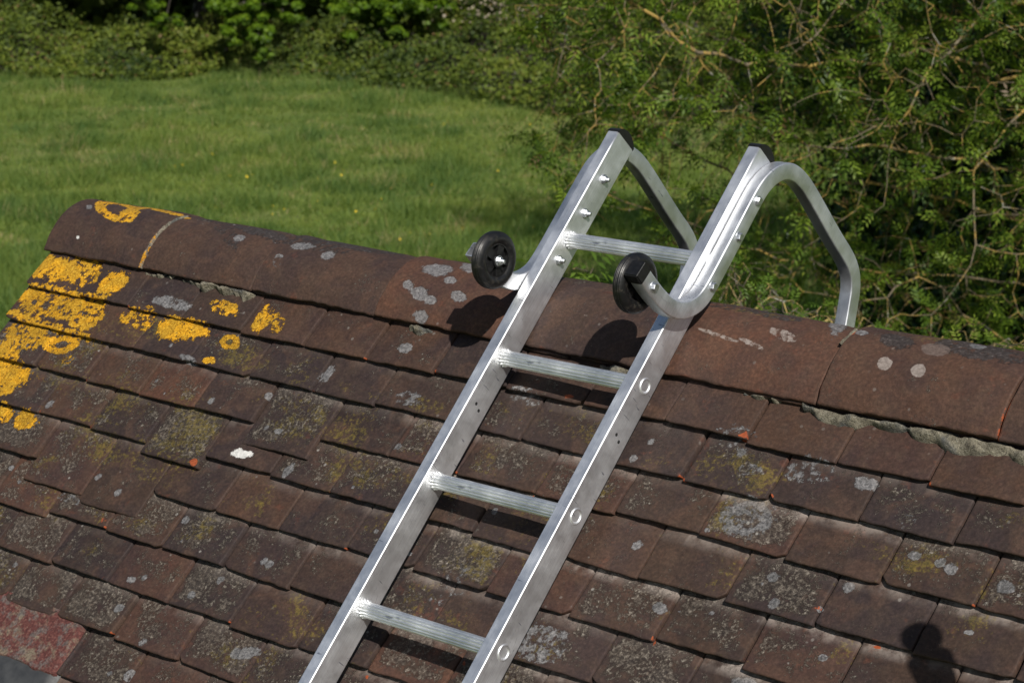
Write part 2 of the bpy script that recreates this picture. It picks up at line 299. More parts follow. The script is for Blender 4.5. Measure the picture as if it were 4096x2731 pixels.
BL=[('o',-1.8069,0.048,9.34,5.45,1.57,-32.35,0.62,0),('o',-1.7214,0.0584,17.93,9.36,0.72,-33.13,0.52,0),('o',-1.6105,0.0437,24.22,-15.09,-11.4,-25.39,1,0),('o',-1.8379,-0.0199,13.8,9.26,6.54,-68.01,0.8,0),('o',-1.7496,-0.0248,7.91,4.21,1.01,-31.28,0.54,0),('o',-1.6373,-0.0325,21.73,-6.01,-8.02,-25.49,0.56,0),('o',-1.7515,-0.0771,6.45,2.16,-6.66,-116.77,0.56,0),('o',-1.7755,-0.1105,15.7,8.5,1.56,-36.03,0.56,0),('o',-1.6617,-0.1114,18.2,16.72,10.54,-40.48,1,1),('o',-1.7971,-0.165,21.89,6.36,-2.57,-38.02,0.6,0),('o',-1.7547,-0.2083,12.95,14.3,9.89,-27.68,1,0),('o',-1.7486,-0.2389,27.58,22.49,12.28,-63.1,0.6,0),('o',-1.6353,-0.2905,24.6,27,13.22,-35.64,1,0),('o',-1.7044,-0.2879,40.02,11.39,-2.57,-49.77,1,0),('o',-1.4888,-0.0206,22.43,8.44,-1.62,-53.27,0.52,0),('o',-1.4681,-0.0034,41.65,30.67,11.76,-68.25,0.5,0),('o',-1.3516,-0.0173,12.74,6.69,2.84,-47.36,1,0),('o',-1.368,-0.0305,20.26,14.65,7.87,-44.24,1,0),('o',-1.2702,0.0409,26.96,9.38,-2.73,-68,0.53,0),('o',-1.1581,0.0369,54.28,5.55,-5.55,-33.45,0.58,0),('o',-1.1182,0.0319,51.67,34.83,7.99,-45.56,0.49,0),('o',-1.2118,-0.0249,36.55,25.44,9.99,-55.32,0.7,1),('o',-1.2297,-0.0742,57.07,40.23,23.31,-125,0.6,0),('o',-1.5809,-0.0915,60.43,46.32,24.54,-135.87,0.5,0),('o',-1.6154,-0.1419,46.07,24.05,4.99,-103.52,0.48,0),('g',-1.4189,0.029,18.52,8.09,0.04,-75.13,0.58,0),('g',-1.3809,0.0271,42.69,30.66,18.24,-107.1,0.55,0),('g',-0.7786,0.0373,49.56,36.28,20.92,-77.19,1,0),('g',0.0627,-0.1242,18.39,12.17,9.86,-25.3,1,2),('g',0.2349,-0.0214,47.97,12.71,3.42,-79.84,1,0),('w',-1.0242,-0.2412,33.07,18.74,11.64,-84.97,1,0),('g',-0.9672,-0.1801,85.9,57.78,31.27,-151.17,1,0),('g',-0.8935,-0.2504,106.67,-17.65,-14.05,-55.56,0.8,0),('g',-1.2879,-0.081,50.1,11.82,-11.93,-140.58,0.6,0),('g',-0.9308,-0.0463,75.21,-12.18,-14.04,-49.18,0.6,0),('g',-0.0179,-0.3079,68.2,35.51,21.78,-85.19,0.9,0),('g',0.1524,-0.21,82.03,39.57,26.77,-108.24,0.9,0),('g',0.3647,-0.1186,82.92,36.38,26.79,-111.13,0.95,0),('g',0.5249,-0.1338,72.31,16.59,6.84,-104.44,0.6,0),('g',0.2924,-0.313,107.86,50.32,40.68,-151.24,0.9,0),('g',0.4999,-0.2158,99.74,42.16,52.31,-199.47,0.7,0),('g',0.1812,-0.3853,41.45,20.41,20.64,-74.88,1,0),('g',-0.1954,-0.4204,19.47,10.96,8.36,-31.47,0.54,0),('g',-1.1202,-0.5338,67.69,50.38,33.76,-135.88,0.7,0),('g',-0.7749,-0.5914,26.41,35,42.91,-62.95,0.7,0),('g',-0.4698,-0.0035,34.16,12.26,2.66,-75.09,0.5,0),('g',-0.7124,-0.0576,35.74,22.01,13.36,-67.71,0.5,0),('g',0.255,-0.2412,159.55,74.54,42.69,-166.66,0.8,0),('g',0.0305,-0.0447,45.35,22.2,19.17,-88.07,0.48,0),('g',0.1324,-0.0226,24.42,11.49,10.48,-48.17,0.49,0),('g',-0.02,0.0059,28.98,14.31,10.51,-50.46,0.47,0),('g',0.3324,-0.0711,65.53,28.88,19.07,-82.1,0.45,0),('g',-0.4121,-0.3579,9.45,16.88,41.3,-31.66,0.45,0),('g',-1.399,-0.4196,26.21,6.72,-4.08,-116.14,0.5,0),('r',-1.1257,-0.282,68.44,-1.57,-15.23,-85.57,1,0),('r',-0.0075,0.0085,83.14,40.86,31.6,-151.66,0.9,0),('r',-0.004,0.0117,198.58,58.73,3.85,-107.86,0.8,0),('r',0.0918,-0.081,172.03,82.95,40.39,-179.31,1,0),('r',0.0001,-0.3623,243.07,50.74,2.07,-100.58,1,0),('r',0.3673,-0.2718,98.07,25.09,21.33,-242.53,1,0),('r',-0.3755,0.0124,73.73,40.74,27.93,-141.87,0.7,0),('r',-0.3523,-0.1793,266.46,37.72,-10.66,-130.53,0.8,0),('r',-1.2678,-0.4427,102.12,24.8,-3.85,-118.68,0.6,0),('r',-0.3255,-0.4872,208.58,123.8,27.96,-103.48,0.7,0),('r',-0.5019,-0.562,163.79,103.88,41.66,-152.06,0.8,0),('r',0.2505,-0.2401,127.43,59.62,68.13,-266.36,0.7,0),('r',-0.4242,-0.4852,25.24,15.43,20.27,-76.17,0.47,0),('r',-0.2826,-0.5115,17.63,10.37,17.31,-62.85,0.47,0),('r',-0.4182,-0.4136,20.26,12.2,15.44,-60.29,0.42,0),('y',-1.3314,-0.1978,6.66,2.43,-0.24,-37.17,0.47,0),('y',-1.1819,-0.2119,16.6,3.79,-1.3,-19.37,0.5,0),('y',-1.3702,-0.2853,7.92,2.96,0.17,-28.07,0.5,0),('y',-0.9287,-0.1458,9.9,1.98,-2.37,-29.81,0.5,0),('y',-0.8266,-0.1806,13.2,4.01,-0.56,-59.82,0.52,0),('y',-1.2121,-0.291,13.8,4.9,0.16,-22.98,0.5,0),('y',-0.69,-0.206,16.07,4.63,-0.35,-61.3,0.5,0),('y',-0.7373,-0.5169,11.99,3.66,1.78,-42.56,0.5,0),('y',-0.355,-0.0335,11.82,4.07,1.67,-40.99,0.5,0),('y',0.0092,-0.0534,17.14,5.08,1.74,-37.47,0.48,0),('y',0.0529,-0.056,60.5,5.95,-4.99,-45.45,0.55,0),('y',0.511,-0.2115,24.15,3.46,-0.3,-50.11,0.5,0),('y',0.3619,-0.1208,22.72,3.62,-1.08,-47.95,0.5,0),('y',0.4929,-0.0302,46.29,19.01,20.8,-89.8,0.55,0),('y',-1.1596,-0.0503,13.93,4.72,-1.24,-44.75,0.52,0),('y',-1.5383,-0.0629,18.83,7.23,-1.04,-42.58,0.45,0),('y',-1.5454,-0.1787,8.34,4.3,2.25,-42.02,0.47,0),('y',-0.8362,-0.0614,22.94,9.43,3.43,-81.79,0.5,0),('y',-0.6606,-0.0639,24.19,9.37,3.65,-84.06,0.5,0),]
RGB=[('o',-1.7385,0.1369,15.5,16.1,-1.3,-26.2,.60,3),('o',-1.6859,0.1586,12.2,15.7,54.4,-26.0,0.75,0),('o',-1.7154,0.1628,19.9,0.0,0.0,143.6,0.7,0),('o',-1.6139,0.1626,14.7,14.7,-6.1,-118.4,0.6,0),('g',-1.1589,0.1197,30.8,30.3,21.7,-62.7,1,0),('g',-1.0782,0.1066,45.8,58.2,46.9,-45.5,0.8,0),('g',-1.3329,0.1113,47.8,58.7,42.1,-58.6,0.8,0),('g',-0.8035,0.1199,26.6,21.4,10.5,-49.6,0.85,0),('g',-0.7999,0.0557,45.4,29.5,10.7,-62.6,0.9,0),('g',-0.7665,0.0466,57.3,36.9,17.5,-101.0,0.7,0),('g',-0.8366,0.0695,74.8,49.1,13.9,-82.7,0.9,0),('g',-0.7491,0.1558,38.2,33.9,10.8,-26.6,0.9,0),('g',-0.7076,0.0646,49.3,10.7,-11.9,-89.1,0.9,0),('g',-0.7705,0.0125,53.9,25.6,12.1,-76.7,0.9,0),('g',-0.7526,0.0975,65.6,52.2,20.5,-94.7,0.8,0),('d',0.1806,0.1336,29.9,12.9,2.0,-46.9,1,0),('k',0.2568,0.1253,39.1,16.3,3.0,-65.6,1,0),('p',0.1909,0.0803,73.3,33.4,15.4,-81.0,1,0),('p',0.2537,0.0784,74.9,33.3,15.8,-82.0,1,0),('g',0.1137,0.1363,71.2,40.3,23.8,-103.7,0.8,0),('d',-1.3069,0.1487,13.3,12.3,-3.3,-54.6,0.6,0),('d',-1.0886,0.1653,7.6,6.9,1.9,-45.0,0.57,0),('d',-1.4717,0.1809,18.4,19.5,-25.9,-46.2,0.5,0),('d',-1.1656,0.1329,9.2,8.4,-0.1,-59.5,0.5,0),('d',-0.0770,0.1665,19.2,11.4,-0.2,-41.6,0.56,0),('d',-0.1775,0.1565,18.6,11.6,-0.3,-71.8,0.52,0),('d',0.3130,0.1503,14.6,7.3,1.2,-34.2,0.58,0),('d',0.3897,0.1359,28.3,9.8,13.8,-70.2,0.56,0),('g',0.3115,0.1596,59.6,30.2,5.3,-75.2,0.7,0),('g',0.0245,0.2177,39.1,24.2,37.0,9.0,0.8,0),('g',-1.8197,0.1265,85.6,100.6,28.2,-91.7,0.9,0),('w',-1.7776,0.0394,172.6,137.1,32.7,-222.3,1,0),('w',-1.4033,0.1635,497.7,0.0,0.0,287.1,1,0),('g',-1.1834,0.0702,81.4,22.4,-9.8,-77.4,0.5,0),('p',-0.3754,0.0720,23.3,8.4,2.4,-293.3,0.45,0),('p',-0.1366,0.0787,25.0,4.2,-29.5,-252.7,0.52,0),('p',-0.0638,0.0747,37.6,0.9,-48.3,-215.3,0.52,0),('r',0.0270,0.0829,23.9,9.3,14.4,-152.8,0.46,0),('r',0.4242,0.0242,275.2,12.6,-1.6,-24.8,0.6,0),('r',0.1002,0.1310,230.2,25.7,-41.7,-115.0,0.8,0),('y',-0.0848,0.1521,19.2,11.7,3.6,-114.4,0.5,0),('y',0.2683,0.1602,21.5,11.0,3.9,-121.7,0.56,0),('p',-0.0192,0.1036,38.7,11.4,-19.9,-109.9,0.5,0),]

house = empty('house', (0, 0, GROUND))
tag(house, 'old house with a dark weathered clay tiled roof under the aluminium ladder', 'house')
ROOFM = Matrix([[1, 0, 0, 0], [0, cp, -sp_, 0], [0, sp_, cp, -GROUND], [0, 0, 0, 1]])

# joints along each course, in tile pitches (measured where they can be seen)
J = {0: [-11.08, -10.02, -9.1, -8.13, -7.1, -6.07, -5.08, -4.08, -3.06, -2.02, -.99, .01, 1.03, 2.02, 3, 4],
     1: [-11.10, -9.6, -8.61, -7.64, -6.62, -5.61, -4.65, -3.59, -2.57, -1.52, -.5, .5, 1.51, 2.5, 3.5],
     2: [-11.1, -10.08, -9.1, -8.13, -7.17, -6.2, -5.14, -4.09, -3.13, -2.06, -1.06, -.04, .95, 1.97, 2.94, 4],
     3: [-11.1, -10.55, -9.57, -8.6, -7.61, -6.6, -5.55, -4.6, -3.6, -2.57, -1.52, -.47, .54, 1.53, 2.54, 3.54],
     4: [-11.1, -10.15, -9.18, -8.13, -7.1, -6.03, -5.05, -4.01, -3.07, -2.05, -1.01, 0, 1.01, 2.02, 3.02, 4],
     5: [-11.1, -10.5, -9.5, -8.50, -7.46, -6.51, -5.53, -4.49, -3.5, -2.5, -1.47, -.44, .55, 1.56, 2.55, 3.55],
     6: [-11.1, -10, -9, -8.02, -7.01, -6, -5, -4, -3, -2, -.98, .02, 1.02, 2, 3, 4],
     7: [-11.1, -10.4, -9.4, -8.4, -7.47, -6.5, -5.46, -4.46, -3.5, -2.45, -1.4, -.4, .6, 1.6, 2.6, 3.6],
     8: [-11.1, -10, -8.95, -8.0, -6.95, -5.97, -4.95, -3.95, -2.95, -1.95, -.95, .05, 1, 2, 3, 4]}
SLIP = {(2, 5): .50, (3, 4): .27, (4, 2): .52, (4, 3): .66, (5, 2): .14, (3, 9): .10, (1, 6): -.06, (6, 6): .08, (5, 3): -.02}
RIGHTV = {1: -.06, 3: -.02, 2: 0.0}
rr = random.Random(11)
V, F, A = [], [], {k: [] for k in ['tile', 'tile2', 'crust', 'bloom'] + list('oygwrdkp')}
red_tiles = []
nv = 0
XR = 14.0
for k in range(-1, 24):
    if k in J: js = list(J[k])
    else: js = [-11.1] + [x + (.5 if k % 2 else 0) + rr.uniform(-.04, .04) for x in range(-10, 5)]
    while js[-1] < XR: js.append(js[-1] + 1.0 + rr.uniform(-.03, .03))
    vk = (VK[k] if k >= 0 else k) * G_
    for i in range(len(js) - 1):
        x0, x1 = js[i] * P_, js[i + 1] * P_
        slip = SLIP.get((k, i), rr.gauss(0, .022)) * G_
        vt = -(vk + slip)
        tilt = rr.gauss(0, .010) + (.02 if (k, i) in ((2, 5), (4, 2), (4, 3)) else 0)
        lift = abs(rr.gauss(0, .0018)); roll = rr.gauss(0, .016)
        if k == -1: lift = -.004
        gap = .0016 + abs(rr.gauss(0, .0008))
        xa, xb = x0 + gap, x1 - gap
        red = (k == 8 and i in (2, 3))
        inview = (k <= 10 and js[i] < 5.2)
        topv = -(((VK[k - 1] if k >= 1 else k - 1)) * G_) + .030
        if slip > .02: topv += 0.0
        L = topv - vt
        nx = max(4, int((x1 - x0) / (.0042 if inview else .03))); ny = max(4, int(L / (.0042 if inview else .04)))
        us = np.linspace(0, 1, nx + 1); e = .0016 / (x1 - x0)
        us = np.sort(np.unique(np.concatenate([[0, e, 1 - e, 1], us[1:-1]])))
        vs_ = np.unique(np.concatenate([[0, .0014 / L, .0035 / L], np.linspace(0, 1, ny + 1)[1:]]))
        U, W = np.meshgrid(us, vs_)
        seed = (k * 71 + i * 13) % 997
        X = xa + U * (xb - xa); D = W * L
        edge = (fnoise(X * 40, seed * 1.7, 0, 3, 3) - .5) * .0034
        # clipped corners
        cl, crn = rr.random() ** 5 * .012, rr.random() ** 5 * .012
        edge = edge + cl * np.clip(1 - (X - xa) / .014, 0, 1) ** 1.3 + crn * np.clip(1 - (xb - X) / .014, 0, 1) ** 1.3
        Vv = vt + edge * np.clip(1 - D / .03, 0, 1) + D + tilt * (X - (x0 + x1) / 2)
        side = (fnoise(Vv * 30, seed * 2.3, 0, 5, 2) - .5) * .0022
        X = X + side * (np.abs(U - .5) * 2) ** 6
        TH = .0140
        xi = (U - .5) * 2
        N = lift - D / G_ * TH * (G_ / max(G_, L - .03 if L - .03 > .05 else G_)) - .0022 * xi ** 2 + roll * (X - (x0 + x1) / 2)
        N = N + (fnoise(X * 25, Vv * 25, seed, 9, 3) - .5) * .0022
        # rounded tail and side arrises
        N = N - .0026 * np.clip(1 - D / .0030, 0, 1) ** 2 - .0012 * np.clip(1 - np.minimum(U, 1 - U) * (x1 - x0) / .0022, 0, 1) ** 2
        if k == 0 and i == 0: pass
        sh = U.shape
        top = np.stack([X, Vv, N], -1).reshape(-1, 3)
        # skirt: tail face + both sides going down by the thickness
        idx = np.arange(top.shape[0]).reshape(sh)
        ring = np.concatenate([idx[::-1, 0], idx[0, 1:], idx[1:, -1]])
        sk = top[ring].copy(); sk[:, 2] -= TH - .0012; sk[:, 1] += np.where(sk[:, 1] < vt + .02, .0035, 0)
        sk[:, 2] += (vnoise(sk[:, 0] * 90, sk[:, 1] * 90, 0, 4) - .5) * .002
        V.append(np.concatenate([top, sk]))
        q_ = np.stack([idx[:-1, :-1], idx[:-1, 1:], idx[1:, 1:], idx[1:, :-1]], -1).reshape(-1, 4)
        s0 = top.shape[0]; a_ = np.arange(len(ring) - 1)
        s_ = np.stack([ring[a_], s0 + a_, s0 + a_ + 1, ring[a_ + 1]], -1)
        F.append(np.concatenate([q_, s_]) + nv); nvt = top.shape[0] + len(ring)
        fx = np.concatenate([top[:, 0], sk[:, 0]]); fv = np.concatenate([top[:, 1], sk[:, 1]])
        nv += nvt
        trnd = rr.random()
        if k <= 1 and i > 0 : trnd = .2 + trnd * .4
        if k == 0 and 9 <= i: trnd = .5 + .4 * rr.random()
        A['tile'].append(np.full(nvt, trnd)); A['tile2'].append(np.full(nvt, 2.0 if red else rr.random()))
        cw = (0.25 if k <= 0 else .55 if k == 1 else .95) * (.15 + 1.05 * rr.random())
        if k == 0 and i > 8: cw *= .25
        dd = np.concatenate([D.ravel(), D.ravel()[ring]]); uu = np.concatenate([U.ravel(), U.ravel()[ring]])
        body = np.clip(dd / .02, 0, 1) * np.clip(np.minimum(uu, 1 - uu) / .10, .3, 1)
        A['crust'].append(cw * body)
        ex = L - .03
        blm = np.clip(1 - (ex - dd) / .022, 0, 1) * (.35 + .65 * np.clip((fx + 1.0) / .8, 0, 1)) * (0 if k <= 0 else .25 if k == 1 else .85) * (rr.random() ** .7)
        blm = np.where(fnoise(fx * 22, fv * 9, 0, 31, 2) > .40, blm, blm * .45) * 1.15
        A['bloom'].append(blm)
        mk = marks(fx, fv, BL)
        # random chips and small lichens
        if rr.random() < .30 and k >= 0:
            cx = rr.choice([xa, xb]); rC = rr.uniform(.003, .007)
            mk['r'] = np.maximum(mk['r'], np.clip(1 - .5 * np.hypot((fx - cx) / rC, (fv - vt) / (rC * 1.4)), 0, 1))
        for _ in range(rr.choice([0, 0, 0, 1, 2]) if k >= 1 else 0):
            gx, gv, gr = rr.uniform(xa, xb), vt + rr.uniform(.01, .08), rr.uniform(.003, .012)
            mk['g'] = np.maximum(mk['g'], np.clip(1 - .5 * np.hypot((fx - gx) / gr, (fv - gv) / gr), 0, .62))
        if rr.random() < .45 and k >= 1:
            gx, gv, gr = rr.uniform(xa, xb), vt + rr.uniform(.02, .08), rr.uniform(.02, .05)
            mk['y'] = np.maximum(mk['y'], np.clip(1 - .5 * np.hypot((fx - gx) / gr, (fv - gv) / gr), 0, .5) * .9)
        mk['y'] = np.maximum(mk['y'], np.where((np.minimum(uu, 1 - uu) < .04) | (dd < .004), .25, 0) * (k >= 2))
        for c in 'oygwrdkp': A[c].append(mk[c])
        if red: red_tiles.append((xa, xb, vt))
A = {k: np.concatenate(v) for k, v in A.items()}
me = mesh_np('tiled_roof', np.concatenate(V), np.concatenate(F), A, True)
roof = link_mesh('tiled_roof', me, CLAY, house); roof.matrix_local = ROOFM

def grid_mesh(name, PT, attrs=None, smooth=True, closed=False):
    nu, nw = PT.shape[:2]; idx = np.arange(nu * nw).reshape(nu, nw)
    f = np.stack([idx[:-1, :-1], idx[1:, :-1], idx[1:, 1:], idx[:-1, 1:]], -1).reshape(-1, 4)
    return mesh_np(name, PT.reshape(-1, 3), f, attrs, smooth)

# ridge tiles, each a part of the roof
PROF = np.array([(.0876, -.0017), (.122, .0062), (.165, .0055), (.207, -.0085), (.238, -.034), (.258, -.07), (.268, -.115), (.262, -.15), (.248, -.18)])
def catmull(P, n):
    P = np.asarray(P, float); Q = np.vstack([2 * P[0] - P[1], P, 2 * P[-1] - P[-2]]); out = []
    for i in range(len(P) - 1):
        a, b, c, d = Q[i:i + 4]; t = np.linspace(0, 1, n, endpoint=False)[:, None]
        out.append(.5 * ((2 * b) + (c - a) * t + (2 * a - 5 * b + 4 * c - d) * t ** 2 + (3 * b - a - 3 * c + d) * t ** 3))
    out.append(P[-1:]); return np.concatenate(out)
PS = catmull(PROF, 14)
SL = np.concatenate([[0], np.cumsum(np.linalg.norm(np.diff(PS, axis=0), axis=1))])
def ridge_at(x):
    w_ = np.clip((PS[:, 0][None] - .0876) / .13, 0, 1); w_ = np.where(SL[None] > .14, 1, w_)
    dl = np.interp(x, [-1.85, -1.5, -1.1, -.6, -.2, .7], [0, 0, .002, .009, .016, .018])[:, None]
    bs = np.interp(x, [-1.8, -.9], [0, .008])[:, None]
    return PS[None, :, 0] + .895 * dl * w_, PS[None, :, 1] + .446 * dl * w_ + bs * (1 - w_)
RJ = [-1.872 + .328 * i for i in range(0, 15)]
RJ[1] -= .008; RJ[2] -= .005
ridge_labels = []
for i in range(len(RJ) - 1):
    if RJ[i] > 2.3: break
    g0 = .0048; xa, xb = RJ[i] + g0 * .5, RJ[i + 1] - g0 * .5
    rnd = random.Random(i * 5 + 2)
    nx = 90
    xs = np.unique(np.concatenate([[xa, xa + .0012, xa + .003], np.linspace(xa, xb, nx)[1:-1], [xb - .003, xb - .0012, xb]]))
    pv, pn = ridge_at(xs)
    tw, lf = rnd.gauss(0, .0030), rnd.gauss(0, .0018)
    dn = np.gradient(pv, axis=1), np.gradient(pn, axis=1); ln_ = np.hypot(*dn)
    nvx, nvn = -dn[1] / ln_, dn[0] / ln_                            # outward normal
    off = lf + tw * (xs - xa)[:, None] / .3 + (fnoise(xs[:, None] * 9, SL[None] * 9, i, 21, 3) - .5) * .0060
    endr = np.clip(1 - np.minimum(xs - xa, xb - xs)[:, None] / .003, 0, 1) ** 2 * .0018
    # overlapping rim at the left end of each later tile: slight step
    off = off - endr - .0034 * np.clip((xs - xb + .05) / .05, 0, 1)[:, None]
    edge_w = (fnoise(xs * 30, i, 0, 8, 3) - .5) * .007
    X = np.repeat(xs[:, None], len(SL), 1)
    X = X + (fnoise(SL[None] * 40, i * 3.1 + 0 * xs[:, None], 0, 14, 3) - .5) * .004 * np.where(xs[:, None] < (xa + xb) / 2, 1, 1) * np.clip(1 - np.minimum(xs - xa, xb - xs)[:, None] / .02, 0, 1)
    PVo, PNo = pv + nvx * off, pn + nvn * off
    TH = .014
    PVi, PNi = pv + nvx * (off - TH), pn + nvn * (off - TH)
    PVo[:, 0] += edge_w; PNo[:, 0] -= .0015
    outer = np.stack([X, PVo, PNo], -1); inner = np.stack([X, PVi, PNi], -1)
    full = np.concatenate([outer[:, ::-1], inner], 1)                # back edge -> front edge -> underside
    full = np.concatenate([full, full[:, :1]], 1)
    # end caps: pull first/last station in to the inner skin
    capL = full.copy()[0]; capR = full.copy()[-1]
    mid = lambda c: np.concatenate([c[:len(SL)], c[:len(SL)][::-1], c[:1]], 0)
    nS = len(SL)
    def cap(c):
        o_ = c[:nS]; in_ = c[nS:2 * nS][::-1]; m_ = (o_ + in_) / 2
        return np.concatenate([m_, m_[::-1], m_[:1]], 0)
    full = np.concatenate([cap(full[0])[None], full, cap(full[-1])[None]], 0)
    sarr = np.concatenate([SL[::-1], SL, SL[-1:]])
    S2 = np.repeat(sarr[None], full.shape[0], 0).ravel(); X2 = full[..., 0].ravel()
    at_ = marks(X2, S2, RGB)
    # dark growth along the crest, thin chips along the lower edge
    crest = np.clip(1 - np.abs(S2 - .175) / .05, 0, 1)
    at_['d'] = np.maximum(at_['d'], crest * (.46 if i in (1, 2, 3, 5, 6) else .32) + 0)
    at_['y'] = np.maximum(at_['y'], crest * (.30 if i >= 4 else .05))
    at_['r'] = np.maximum(at_['r'], np.where(S2 < .004, .30, 0) * (fnoise(X2 * 40, 0, 0, 3, 2) > .6) * 1.6)
    at_['r'] = np.maximum(at_['r'], np.clip(1 - (X2 - xa) / .004, 0, 1) * (i >= 2) * (.30 + .55 * (fnoise(S2 * 30, i * 2.0, 0, 61, 2) > .52)))
    at_['tile'] = np.full(len(X2), rnd.random()); at_['tile2'] = np.full(len(X2), rnd.random())
    at_['crust'] = np.full(len(X2), .12) + crest * .25; at_['bloom'] = np.zeros(len(X2))
    rm = grid_mesh('ridge_tile', full, at_)
    rt = link_mesh('ridge_tile', rm, RCLAY, roof)
    if i == 0: rt['label'] = 'ridge tile at the gable end with a ring of orange lichen'
tag(roof, 'slope of dark brown clay tiles with yellow and grey lichen')

def lump(name, xs, vlo, vhi, h, mat, seed, n0=-.006, parent=roof, amp=.016):
    nx = 160; X = np.linspace(xs[0], xs[-1], nx); nw = 26; W = np.linspace(0, 1, nw)
    lo = np.interp(X, xs, vlo) + (fnoise(X * 34, 0, 0, seed, 4) - .5) * .034; hi = np.interp(X, xs, vhi)*0 + .100
    hh = np.interp(X, xs, h) * (.55 + .9 * fnoise(X * 60, 0, 0, seed + 6, 3))
    VV = lo[:, None] + (hi - lo)[:, None] * W[None]
    prof = (np.sin(np.clip(W * 2.6, 0, 1) * math.pi / 2))[None]
    XX = np.repeat(X[:, None], nw, 1)
    NN = n0 - .010 + (hh[:, None] + .006) * prof + (fnoise(XX * 45, VV * 45, 0, seed + 3, 4) - .5) * amp * prof * 1.5
    NN = NN - np.clip((VV - .0835) / .005, 0, 1) * .014
    blocks = (vnoise(XX * 26, VV * 10, 0, seed + 9) > .5) * .002
    return link_mesh(name, grid_mesh(name, np.stack([XX, VV, NN + blocks * prof], -1)), mat, parent)
lump('mortar_bedding', [-1.60, -1.50, -1.40, -1.30, -1.24, -1.215], [.084, .080, .077, .070, .060, .080], [.112] * 6, [.003, .005, .007, .009, .010, .005], MORT, 5)
lump('mortar_bedding', [-.06, -.03, .05, .10, .14, .20, .30, .36, .45, .60, .9, 1.2], [.088, .074, .080, .070, .060, .071, .068, .055, .066, .064, .062, .062], [.115] * 12, [.006, .009, .008, .009, .010, .009, .010, .011, .009, .010, .010, .010], MORT, 15)
lump('mortar_bedding', [-.80, -.77, -.74], [.070, .062, .072], [.11] * 3, [.004, .008, .004], MORT, 25)
lump('mortar_bedding', [-.345, -.31, -.28], [.070, .058, .072], [.11] * 3, [.004, .010, .004], MORT, 35)
def joint(x, s0, s1, wdt, mat, seed, h=.002):
    ss = np.linspace(s0, s1, 90); W = np.linspace(-1, 1, 9)
    pv, pn = ridge_at(np.array([x])); 
    a, b = np.interp(ss, SL, pv[0]), np.interp(ss, SL, pn[0])
    da, db = np.gradient(a), np.gradient(b); L = np.hypot(da, db)
    ww = wdt * (.45 + 1.1 * fnoise(ss * 45, 0, 0, seed, 3))
    hh = h * (1 - W[None] ** 2) * 1.0 - .004 * W[None] ** 2 + (fnoise(ss[:, None] * 120, W[None] * 3, 0, seed + 2, 3) - .5) * .004
    XX = x + ww[:, None] * W[None] + ((fnoise(ss * 20, 0, 0, seed + 5, 2) - .5) * .006)[:, None]
    return link_mesh('joint_mortar', grid_mesh('joint_mortar', np.stack([XX, a[:, None] + (-db / L)[:, None] * hh, b[:, None] + (da / L)[:, None] * hh], -1)), mat, roof)
j0 = joint(RJ[1], -.0, .105, .0050, MORTO, 1, .0035); joint(RJ[1], .105, .17, .0045, MORT, 2, .002)
joint(RJ[6], .10, .145, .004, MORT, 4, .002)


# painted red tile and lead sheet in the lower left corner
def mat_redpaint():
    n = NT('red painted tile'); P = n.coord(); a = n.noise(P, 30, 6, .75); b = n.noise(P, 190, 4, .75); c = n.noise(n.mapping(P, loc=(3, 1, 5)), 16, 5, .7)
    col = n.ramp(b, [(.3, (.030, .011, .010)), (.5, (.075, .022, .019)), (.7, (.15, .065, .052))])
    col = n.mix(n.math('MULTIPLY', n.step(c, .50, .62), .8), col, n.ramp(b, [(.35, (.08, .066, .045)), (.65, (.20, .175, .125))]))
    col = n.mix(n.math('MULTIPLY', n.step(a, .50, .60), .8), col, n.ramp(b, [(.35, (.035, .03, .03)), (.65, (.13, .115, .105))]))
    return n.done(col, .8, 0, n.bump(n.math('ADD', a, b), .003, .8), .3)
REDP = mat_redpaint()
xs_ = np.linspace(-1.96 + .24, -6.99 * P_, 120); vs2 = np.linspace(-.752, -.630, 60)
XX, VV = np.meshgrid(xs_, vs2, indexing='ij')
loE = (fnoise(XX * 26, 0, 0, 77, 4) - .5) * .022 * np.clip(1 - (VV + .752) / .02, 0, 1) * .45
NN = .0065 - (VV + .752) / .12 * .010 + (fnoise(XX * 60, VV * 60, 0, 70, 3) - .5) * .0022 - .006 * np.clip(1 - (VV + .752) / .004, 0, 1)
NN = np.where(XX > -6.99 * P_ - .0015, NN - .012, NN)
rp = link_mesh('painted_tile', grid_mesh('painted_tile', np.stack([XX, VV + loE, NN], -1)), REDP, roof)
rp['label'] = 'tile smeared with faded red paint'
xs_ = np.linspace(-1.8, -6.97 * P_, 60); vs2 = np.linspace(-1.0, -.735, 40)
XX, VV = np.meshgrid(xs_, vs2, indexing='ij')
NN = .002 + (fnoise(XX * 9, VV * 9, 0, 90, 3) - .5) * .006
NN = np.where(XX > -6.98 * P_ - .001, NN - .014, NN); NN = np.where(VV < -.998, NN - .014, NN)
lead = link_mesh('lead_flashing', grid_mesh('lead_flashing', np.stack([XX, VV, NN], -1)), LEAD, roof)

